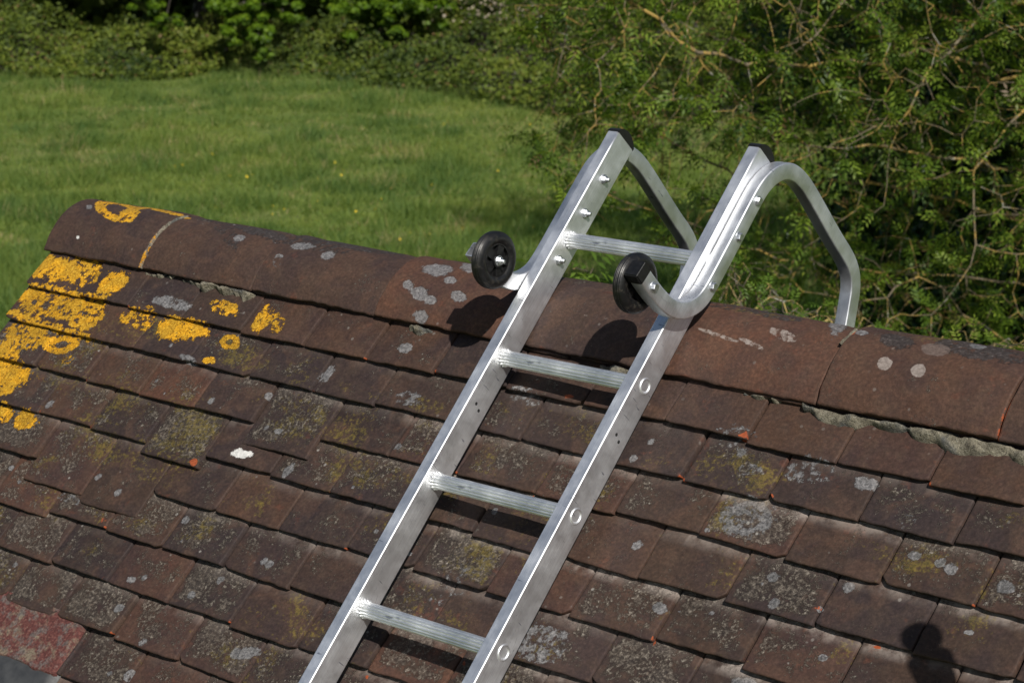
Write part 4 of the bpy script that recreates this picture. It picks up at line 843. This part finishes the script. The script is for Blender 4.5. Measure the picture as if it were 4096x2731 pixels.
def tree(name, label, d, l, clumps, nper, size, mat, trunk_r, trunk_h, group=None, bark=None):
    loc = on_ground(np.array(float(d)), np.array(float(l))); root = empty(name, tuple(loc)); tag(root, label, 'tree', group)
    Q, Rn, segs = [], [], []
    top = loc + np.array([0, 0, trunk_h])
    for (cd, cl, ch, r, dens) in clumps:
        c = at(float(cd), float(cl), float(ch)); n = int(nper * dens)
        sub = c + RNG.normal(0, 1, (max(8, int(r * 34)), 3)) * r * .50 * np.array([1, 1, .85])
        pick = sub[RNG.integers(0, len(sub), n)]; v = RNG.normal(0, 1, (n, 3)); v /= np.linalg.norm(v, axis=1)[:, None]
        rad = r * .21 * (.3 + 1.1 * RNG.random(n))
        C = pick + v * rad[:, None] * np.array([1, 1, .62])
        Q.append(leaf_quads(C, v * .8 + np.array([0, 0, .7]), size, .65, .5)); 
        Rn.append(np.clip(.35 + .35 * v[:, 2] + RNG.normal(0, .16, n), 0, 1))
        segs.append((top + (c - top) * .15 * RNG.random(), c, max(.02, trunk_r * .12))); 
        for s in sub[:10]: segs.append((c, s, .010))
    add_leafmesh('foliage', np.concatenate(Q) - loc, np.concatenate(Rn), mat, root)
    link_mesh('trunk', tube_mesh('trunk', [(loc - np.array([0, 0, .2]), loc + np.array([.1, .1, trunk_h * .5]), trunk_r, trunk_r * .8), (loc + np.array([.1, .1, trunk_h * .5]), top + np.array([0, .2, 1.5]), trunk_r * .8, trunk_r * .45)] + [(a, b, r_, r_ * .4) for a, b, r_ in segs], loc, 7), bark or DBARK, root)
    return root
def tube_mesh(name, segs, loc, ns=5):
    n = len(segs); A_ = np.array([s[0] for s in segs]); B_ = np.array([s[1] for s in segs]); ra = np.array([s[2] for s in segs]); rb = np.array([s[3] for s in segs])
    T = B_ - A_; T /= np.linalg.norm(T, axis=1)[:, None] + 1e-9
    up = np.where(np.abs(T[:, 2:3]) > .9, np.array([[1., 0, 0]]), np.array([[0, 0, 1.]])); U = np.cross(T, up); U /= np.linalg.norm(U, axis=1)[:, None]; W = np.cross(T, U)
    a = np.linspace(0, 2 * np.pi, ns + 1)[:-1]
    ring = U[:, None] * np.cos(a)[None, :, None] + W[:, None] * np.sin(a)[None, :, None]
    V = np.stack([A_[:, None] + ring * ra[:, None, None], B_[:, None] + ring * rb[:, None, None]], 1) - np.asarray(loc)
    base = (np.arange(n) * ns * 2)[:, None]; i = np.arange(ns)[None]; j = (i + 1) % ns
    F = np.stack([base + i, base + j, base + ns + j, base + ns + i], -1).reshape(-1, 4)
    return mesh_np(name, V.reshape(-1, 3), F, None, True)

def canopy(l0, l1, d0, d1, h0, h1, n, r=1.5, dens=1.0):
    return [(RNG.uniform(d0, d1), RNG.uniform(l0, l1), RNG.uniform(h0, h1), r * RNG.uniform(.8, 1.2), dens) for _ in range(n)]
# lit boughs that hang into the picture are listed by hand, then the shading crown above them
tree('oak_tree', 'large oak at the top left with a bright bough hanging over the bramble bank', 53.0, -7.0,
     [(45.3, -5.35, 1.40, .55, 1.3), (45.1, -4.95, 1.0, .42, .9), (45.2, -4.5, 1.45, .50, 1.1), (45.0, -5.4, .85, .28, .5), (44.9, -4.75, .55, .20, .3), (45.5, -6.95, 1.5, .36, .8), (45.4, -6.7, 1.15, .28, .5), (44.8, -4.5, 3.7, .9, 1), (45.8, -4.4, 4.0, .9, 1), (45.6, -5.8, 3.8, .9, 1), (46.8, -5, 3.9, 1, 1)] +
     canopy(-8.8, -3.0, 45.8, 54, 4.6, 8, 30, 1.7, 1.1), 2600, .095, OAK, .30, 3.5)
tree('oak_tree', 'oak right of the low hanging bough, bright leaves touching the top edge', 53.5, -.6,
     [(45.9, -2.7, 1.25, .65, 1.3), (46.0, -2.0, 1.3, .65, 1.3), (45.8, -3.2, 1.45, .45, .8), (46.0, -1.4, 1.5, .55, .9), (45.7, -2.3, .95, .4, .6)] +
     canopy(-4.2, 3.0, 46.3, 54, 4.4, 8, 28, 1.7, 1.1), 2400, .095, OAK, .28, 3.6)
tree('oak_tree', 'shadowed oak in the top left corner behind the bramble bank', 51, -11.5,
     [(47.5, -11.2, 2.3, .7, .6)] + canopy(-15.5, -8.2, 46.5, 55, 4.4, 8, 28, 1.8, 1.0), 1500, .12, OAK, .3, 3.6)
tree('hawthorn_tree', 'hawthorn with a few white blossoms behind the bramble mound', 47.5, 1.6,
     [(46.0, -.4, 1.4, .7, .8), (46.0, .5, 1.4, .7, .8), (45.6, 1.6, 1.5, .8, 1)] + canopy(.2, 4.5, 45.5, 50, 2.4, 4.5, 12, 1.4, .8), 1300, .08, BRAM, .14, 1.8)
hb = at(RNG.normal(45.0, .3, 170), RNG.normal(-.35, .55, 170), RNG.normal(1.30, .15, 170))
hq = leaf_quads(hb, np.repeat(np.array([[0, 0, 1.0]]), 170, 0), .06, .9, .8)
hw_root = bpy.data.objects['hawthorn_tree']
add_leafmesh('blossom', hq - np.array(hw_root.location), np.zeros(170), mat_plain('hawthorn blossom', (.20, .17, .12), .7, 0, 20, .2, 0), hw_root)
# deep wood behind that closes the view
nW = 60000
lw = RNG.uniform(-24, 26, nW); dw = RNG.uniform(53, 57, nW); hw_ = RNG.uniform(0, 9, nW)
Cw_ = at(dw, lw, hw_)
wq = leaf_quads(Cw_, np.repeat((-FW)[None], nW, 0), .42, .7, .8)
wd = add_leafmesh('woodland', wq, np.clip(RNG.normal(.3, .2, nW), 0, .7), BRAM); tag(wd, 'dark woodland closing the view behind the field', 'woodland', kind='stuff')
tr_segs = []
# thicker trees to the right, behind the ash
tree('oak_tree', 'dark round oak far behind the lichened ash on the right', 49, 9.5,
     canopy(5.5, 14, 45.5, 52, .8, 7, 40, 1.7, .9), 1300, .12, OAK, .3, 3.2)
for o_ in bpy.data.objects:
    if o_.get('category') == 'tree': o_['group'] = 'trees along the far side of the meadow'

# ------------------------------------------------------------------ ash tree grown by space colonisation
def colonise(att, root, step=.11, infl=.9, kill=.17, iters=220, trunk=None, limbs=()):
    nodes = [np.array(p, float) for p in trunk]; parent = list(range(-1, len(nodes) - 1))
    for lb in limbs:
        j = int(np.argmin([np.linalg.norm(q - lb[0]) for q in nodes[:len(trunk)]])); prev = j
        a = nodes[j]; pts = [a] + [np.array(p) for p in lb]
        for p, q in zip(pts[:-1], pts[1:]):
            m_ = max(1, int(np.linalg.norm(q - p) / .13))
            for t in range(1, m_ + 1):
                nodes.append(p + (q - p) * t / m_ + RNG.normal(0, .018, 3)); parent.append(prev); prev = len(nodes) - 1
    att = att.copy(); ND = np.array(nodes)
    dist = np.full(len(att), 1e9); near = np.zeros(len(att), int)
    def upd(i0):
        nonlocal dist, near
        for i in range(i0, len(nodes)):
            d = np.linalg.norm(att - nodes[i], axis=1); m_ = d < dist; dist[m_] = d[m_]; near[m_] = i
    upd(0)
    for it in range(iters):
        act = dist < infl if it > 40 else dist < infl * 3
        if not act.any(): break
        ids = np.unique(near[act]); i0 = len(nodes)
        dv = att[act] - np.array(nodes)[near[act]]; dv /= np.linalg.norm(dv, axis=1)[:, None] + 1e-9
        S = np.zeros((len(nodes), 3)); np.add.at(S, near[act], dv)
        for i in ids:
            g = S[i]; nn = np.linalg.norm(g)
            if nn < 1e-6: continue
            g = g / nn + RNG.normal(0, .22, 3); g /= np.linalg.norm(g)
            nodes.append(nodes[i] + g * step); parent.append(i)
        upd(i0)
        k = dist > kill; att = att[k]; dist = dist[k]; near = near[k]
        if len(att) == 0: break
    return np.array(nodes), np.array(parent)
def branch_tree(name, label, trunk, att, leafmat, bark, tipr=.0028, leafprob=1.0, cat='tree', leaflet=.055, pairs=4, step=.11, infl=.9, kill=.17, powr=2.3, rmax=.12, nl=2, othp=.45, limbs=()):
    loc = np.array(trunk[0], float)
    nodes, par = colonise(att, loc, step, infl, kill, trunk=trunk, limbs=limbs)
    n = len(nodes); kids = np.zeros(n, int); np.add.at(kids, par[par >= 0], 1)
    acc = np.zeros(n)
    for i in range(n - 1, -1, -1):
        if kids[i] == 0: acc[i] = tipr ** powr
        if par[i] >= 0: acc[par[i]] += acc[i]
    rad = np.minimum(acc ** (1 / powr), rmax)
    # kinked twigs
    segs = [(nodes[par[i]], nodes[i], min(rad[par[i]], rad[i] * 1.25), rad[i]) for i in range(1, n) if par[i] >= 0]
    root = empty(name, tuple(loc)); tag(root, label, cat)
    link_mesh('trunk', tube_mesh('trunk', segs, loc, 6), bark, root)
    thin = np.where((rad < tipr * 2.6) & (RNG.random(n) < leafprob))[0]
    tips = thin[kids[thin] == 0]; oth = thin[kids[thin] > 0]; oth = oth[RNG.random(len(oth)) < othp]
    src = np.concatenate([np.repeat(tips, nl + 1), oth])
    dirs = nodes[src] - nodes[np.maximum(par[src], 0)]; dirs /= np.linalg.norm(dirs, axis=1)[:, None] + 1e-9
    dirs = dirs + RNG.normal(0, .75, dirs.shape); dirs[:, 2] += .05; dirs /= np.linalg.norm(dirs, axis=1)[:, None]
    m_ = len(src); B0 = nodes[src]
    up = np.array([0, 0, 1.]) + RNG.normal(0, .45, (m_, 3)); side = np.cross(dirs, up); side /= np.linalg.norm(side, axis=1)[:, None] + 1e-9
    nr = np.cross(side, dirs); L = leaflet * RNG.uniform(.65, 1.2, m_); clr = np.clip(RNG.normal(.42, .27, m_), 0, .82); clr = np.where(RNG.random(m_) < .05, 1.0, clr)
    Q, Rn = [], []
    for p in range(pairs):
        for s in (-1, 1) if p < pairs - 1 else (0,):
            o = B0 + dirs * (L * (.55 + .62 * p))[:, None] - np.array([0, 0, 1.]) * (L * .06 * p * p)[:, None]
            ax = side * s * .85 + dirs * (.6 if s else 1.0) + np.array([0, 0, -.15]); ax /= np.linalg.norm(ax, axis=1)[:, None]
            ww = np.cross(nr, ax); ln = (L * (1 - .08 * abs(p - 1.5)))[:, None]
            Q.append(np.stack([o, o + ax * ln * .45 + ww * ln * .17 + nr * ln * .05, o + ax * ln - nr * ln * .12, o + ax * ln * .45 - ww * ln * .17 + nr * ln * .05], 1)); Rn.append(np.clip(clr + RNG.normal(0, .05, m_) * (clr < .9), 0, 1))
    add_leafmesh('foliage', np.concatenate(Q) - loc, np.concatenate(Rn), leafmat, root)
    print(name, 'nodes', n, 'leaves', m_)
    return root
def px(xd, yd, d):                                                  # photo position (2352 wide) -> lateral, height above field at distance d
    vx = (xd * 1.7415 - 2048) / 9310.8; vy = (yd * 1.7415 - 1365.5) / 9310.8
    r = RW[2] + RW[0] * vx + RW[1] * vy; r = r / (r @ FW) * d
    return r @ RT, r[2] + 5.72
A1 = []
def fill(x0, x1, y0, y1, d0, d1, n, keep=None):
    for _ in range(n):
        d = random.uniform(d0, d1); x = random.uniform(x0, x1); y = random.uniform(y0, y1)
        if keep and not keep(x, y): continue
        l, h = px(x, y, d)
        A1.append(at(d, l, h))
def edge_ok(x, y):                                                  # left outline of the crown
    xe = np.interp(y, [-700, -100, 0, 120, 250, 330, 420, 520, 700], [1050, 1120, 1180, 1230, 1290, 1190, 1230, 1400, 1600])
    return x > xe + 40 * math.sin(y * .05)
fill(1100, 2700, -60, 330, 11.0, 16.5, 2900, edge_ok)
fill(1150, 2700, 330, 620, 11.0, 15.5, 400, edge_ok)
fill(1950, 2800, 330, 900, 11.5, 16.5, 300, edge_ok)
fill(1560, 2100, 520, 800, 12.5, 15.5, 230, edge_ok)
fill(1000, 2900, -1500, -60, 11.0, 17.0, 2600, edge_ok)
def PT3(x, y, d): l, h = px(x, y, d); return at(d, l, h)
LIMBS = [[PT3(2700, 500, 14), PT3(2200, 360, 13.4), PT3(1900, 340, 13), PT3(1700, 250, 12.6), PT3(1560, 60, 12.4)],
         [PT3(2700, 300, 14), PT3(2150, 120, 13), PT3(1820, 150, 12.4), PT3(1600, 130, 12.2), PT3(1420, -40, 12)],
         [PT3(2700, 700, 14), PT3(2250, 640, 13.5), PT3(1850, 615, 13.6), PT3(1640, 545, 13.7), PT3(1500, 480, 13.8), PT3(1330, 420, 13.8)],
         [PT3(2700, 600, 14), PT3(2100, 430, 14.5), PT3(1700, 420, 14.8), PT3(1500, 300, 14.8), PT3(1490, 160, 14.6), PT3(1400, 40, 14.4)],
         [PT3(2700, 100, 14), PT3(2300, 0, 12.5), PT3(2150, 150, 12), PT3(2050, 300, 11.8)],
         [PT3(2700, 0, 14), PT3(2200, -150, 12.8), PT3(1950, 0, 12.2), PT3(1830, 120, 12)],
         [PT3(2700, -200, 14), PT3(2000, -350, 14.2), PT3(1500, -200, 14), PT3(1320, -20, 13.6), PT3(1280, 150, 13.4)],
         [PT3(2700, -100, 14), PT3(2000, -120, 15.5), PT3(1600, 20, 15.5), PT3(1380, 120, 15.3), PT3(1260, 200, 15.2)],
         [PT3(2700, 800, 14), PT3(2330, 800, 13.2), PT3(2120, 640, 12.8), PT3(1980, 700, 12.6)],
         [PT3(2700, 300, 14), PT3(2350, 250, 12.2), PT3(2230, 400, 11.9), PT3(2240, 560, 11.8)]]
l0, h0 = 3.9, 0
trunk = [at(14.2, 3.9, 0.0 + .25 * i) + np.array([math.sin(i * .5) * .05, 0, 0]) - RT * .03 * i for i in range(20)]
branch_tree('ash_tree', 'ash tree on the right with orange lichened twigs and feathery fresh green leaves', trunk, np.array(A1), ASHL, LBARK, tipr=.0018, leaflet=.042, powr=2.75, infl=.8, kill=.15, rmax=.075, leafprob=.95, nl=10, othp=.9, limbs=LIMBS)

# upper crown of the same tree, above the frame: it shades the meadow behind the branches
ar = bpy.data.objects['ash_tree']; k = 34000
cc = np.array([at(15.0 + a, 5.6 + b, 11.5 + c) for a, b, c in ((0, 0, 0), (1.5, 2, -1), (-1, -2.2, -.8), (.5, 1, 1.6), (2, -1.6, .6), (1, 3, .8), (-.5, .6, -2.5), (2.5, .4, -1.5), (-1.6, -.8, -5.0), (-2, -1.8, -5.2), (-1, -2.3, -5.0), (-2.2, .4, -5.2), (-.4, -1.2, -4.6), (.6, -2.6, -4.8), (-2.4, -3.3, -4.9), (-1.2, -3.8, -4.6), (-2.6, -2.6, -5.0), (.6, -4.2, -4.2))])
v = RNG.normal(0, 1, (k, 3)); v /= np.linalg.norm(v, axis=1)[:, None]
Cq = cc[RNG.integers(0, len(cc), k)] + v * (1.9 * RNG.random(k) ** .5)[:, None] * np.array([1, 1, .6])
add_leafmesh('foliage', leaf_quads(Cq, v, .16, .6, .8) - np.array(ar.location), RNG.random(k) * .8, ASHL, ar)

# ivy covered trunk and hedge at the right edge
def ivy_mass(name, label, clumps, n, size, mat, cat='bush', nrm=None):
    c0 = clumps[0]; loc = on_ground(np.array(float(c0[0])), np.array(float(c0[1]))); root = empty(name, tuple(loc)); tag(root, label, cat)
    Q, Rn = [], []; tot = sum(c[3] ** 2 for c in clumps)
    segs = []
    for (cd, cl, ch, r, rz) in clumps:
        k = int(n * r * r / tot); v = RNG.normal(0, 1, (k, 3)); v /= np.linalg.norm(v, axis=1)[:, None]
        c = at(float(cd), float(cl), float(ch)); ns = fnoise(v[:, 0] * 2.2 + cd, v[:, 1] * 2.2, v[:, 2] * 2.2 + cl, 5, 3)
        C = c + v * (r * (.62 + .65 * ns) * (1 - .25 * RNG.random(k) ** 2))[:, None] * np.array([1, 1, rz])
        Q.append(leaf_quads(C, v, size, .8, .5)); Rn.append(np.clip(RNG.normal(.45, .22, k), 0, 1))
        segs.append((loc, c, .07, .03))
    add_leafmesh('foliage', np.concatenate(Q) - loc, np.concatenate(Rn), mat, root)
    link_mesh('trunk', tube_mesh('trunk', segs, loc, 7), DBARK, root); return root
def PC(xd, yd, d, r, rz=1.0): l, h = px(xd, yd, d); return (d, l, h, r, rz)
ivy_mass('ivy_bush', 'dark glossy ivy mass at the right edge beneath the ash branches',
         [PC(2330, 720, 17.6, .85, 1.2), PC(2200, 560, 18.2, .6), PC(2380, 480, 18, .8, 1.2), PC(2130, 760, 18.6, .6, 1.2), PC(2480, 900, 18, 1.1), PC(2250, 900, 18, .9), PC(2550, 600, 18, 1.2, 1.5), PC(2300, 250, 18.6, .9, 1.2), PC(2060, 420, 18.8, .7, 1.2), PC(2420, 60, 19, 1.1, 1.2), PC(2150, 60, 19.5, .9, 1), PC(1880, 120, 20, .8, .9), PC(2010, 600, 18.9, .5, 1.2)], 62000, .060, IVY)
# shrubs just beyond the ridge
def shrub(name, label, pts, mat, seed, dd, leaflet=.03):
    at_ = []
    for (x, y, rx, ry, n) in pts:
        for _ in range(n):
            d = dd + random.uniform(-.25, .25); l, h = px(x + random.uniform(-rx, rx), y + random.uniform(-ry, ry), d); at_.append(at(d, l, h))
    l, h = px(pts[0][0], 1100, dd); base = at(dd, l, 0.0); l1, h1 = px(pts[0][0], pts[0][1] + pts[0][3], dd); topn = at(dd, l1, h1)
    tk = [base + (topn - base) * t for t in np.linspace(0, 1, 14)]
    return branch_tree(name, label, tk, np.array(at_), mat, BARK, tipr=.0016, leaflet=leaflet, cat='shrub', step=.05, infl=.5, kill=.06, rmax=.03, nl=3, pairs=4)
shrub('ridge_shrub', 'light green shrub tops showing just over the ridge right of the ladder', [(1720, 680, 60, 45, 120), (1800, 720, 60, 30, 90), (1690, 620, 20, 40, 30)], SHRUB, 3, 8.0, .020)
shrub('ridge_shrub', 'small yellow green shrub over the ridge near the far hook foot', [(1880, 720, 60, 28, 90), (1960, 760, 80, 25, 60)], SHRUB, 5, 8.2, .022)
shrub('leafy_sapling', 'young sapling with broad fresh leaves seen between the ladder stiles', [(1345, 625, 38, 22, 26)], SHRUB, 7, 7.5, .060)
shrub('ridge_shrub', 'dark green shrub beyond the ridge at the right edge', [(2150, 780, 60, 22, 60), (2300, 790, 80, 22, 70)], ASHL, 9, 8.6, .026)
for o_ in bpy.data.objects:
    if o_.name.startswith('ridge_shrub'): o_['group'] = 'shrub tops just beyond the ridge'
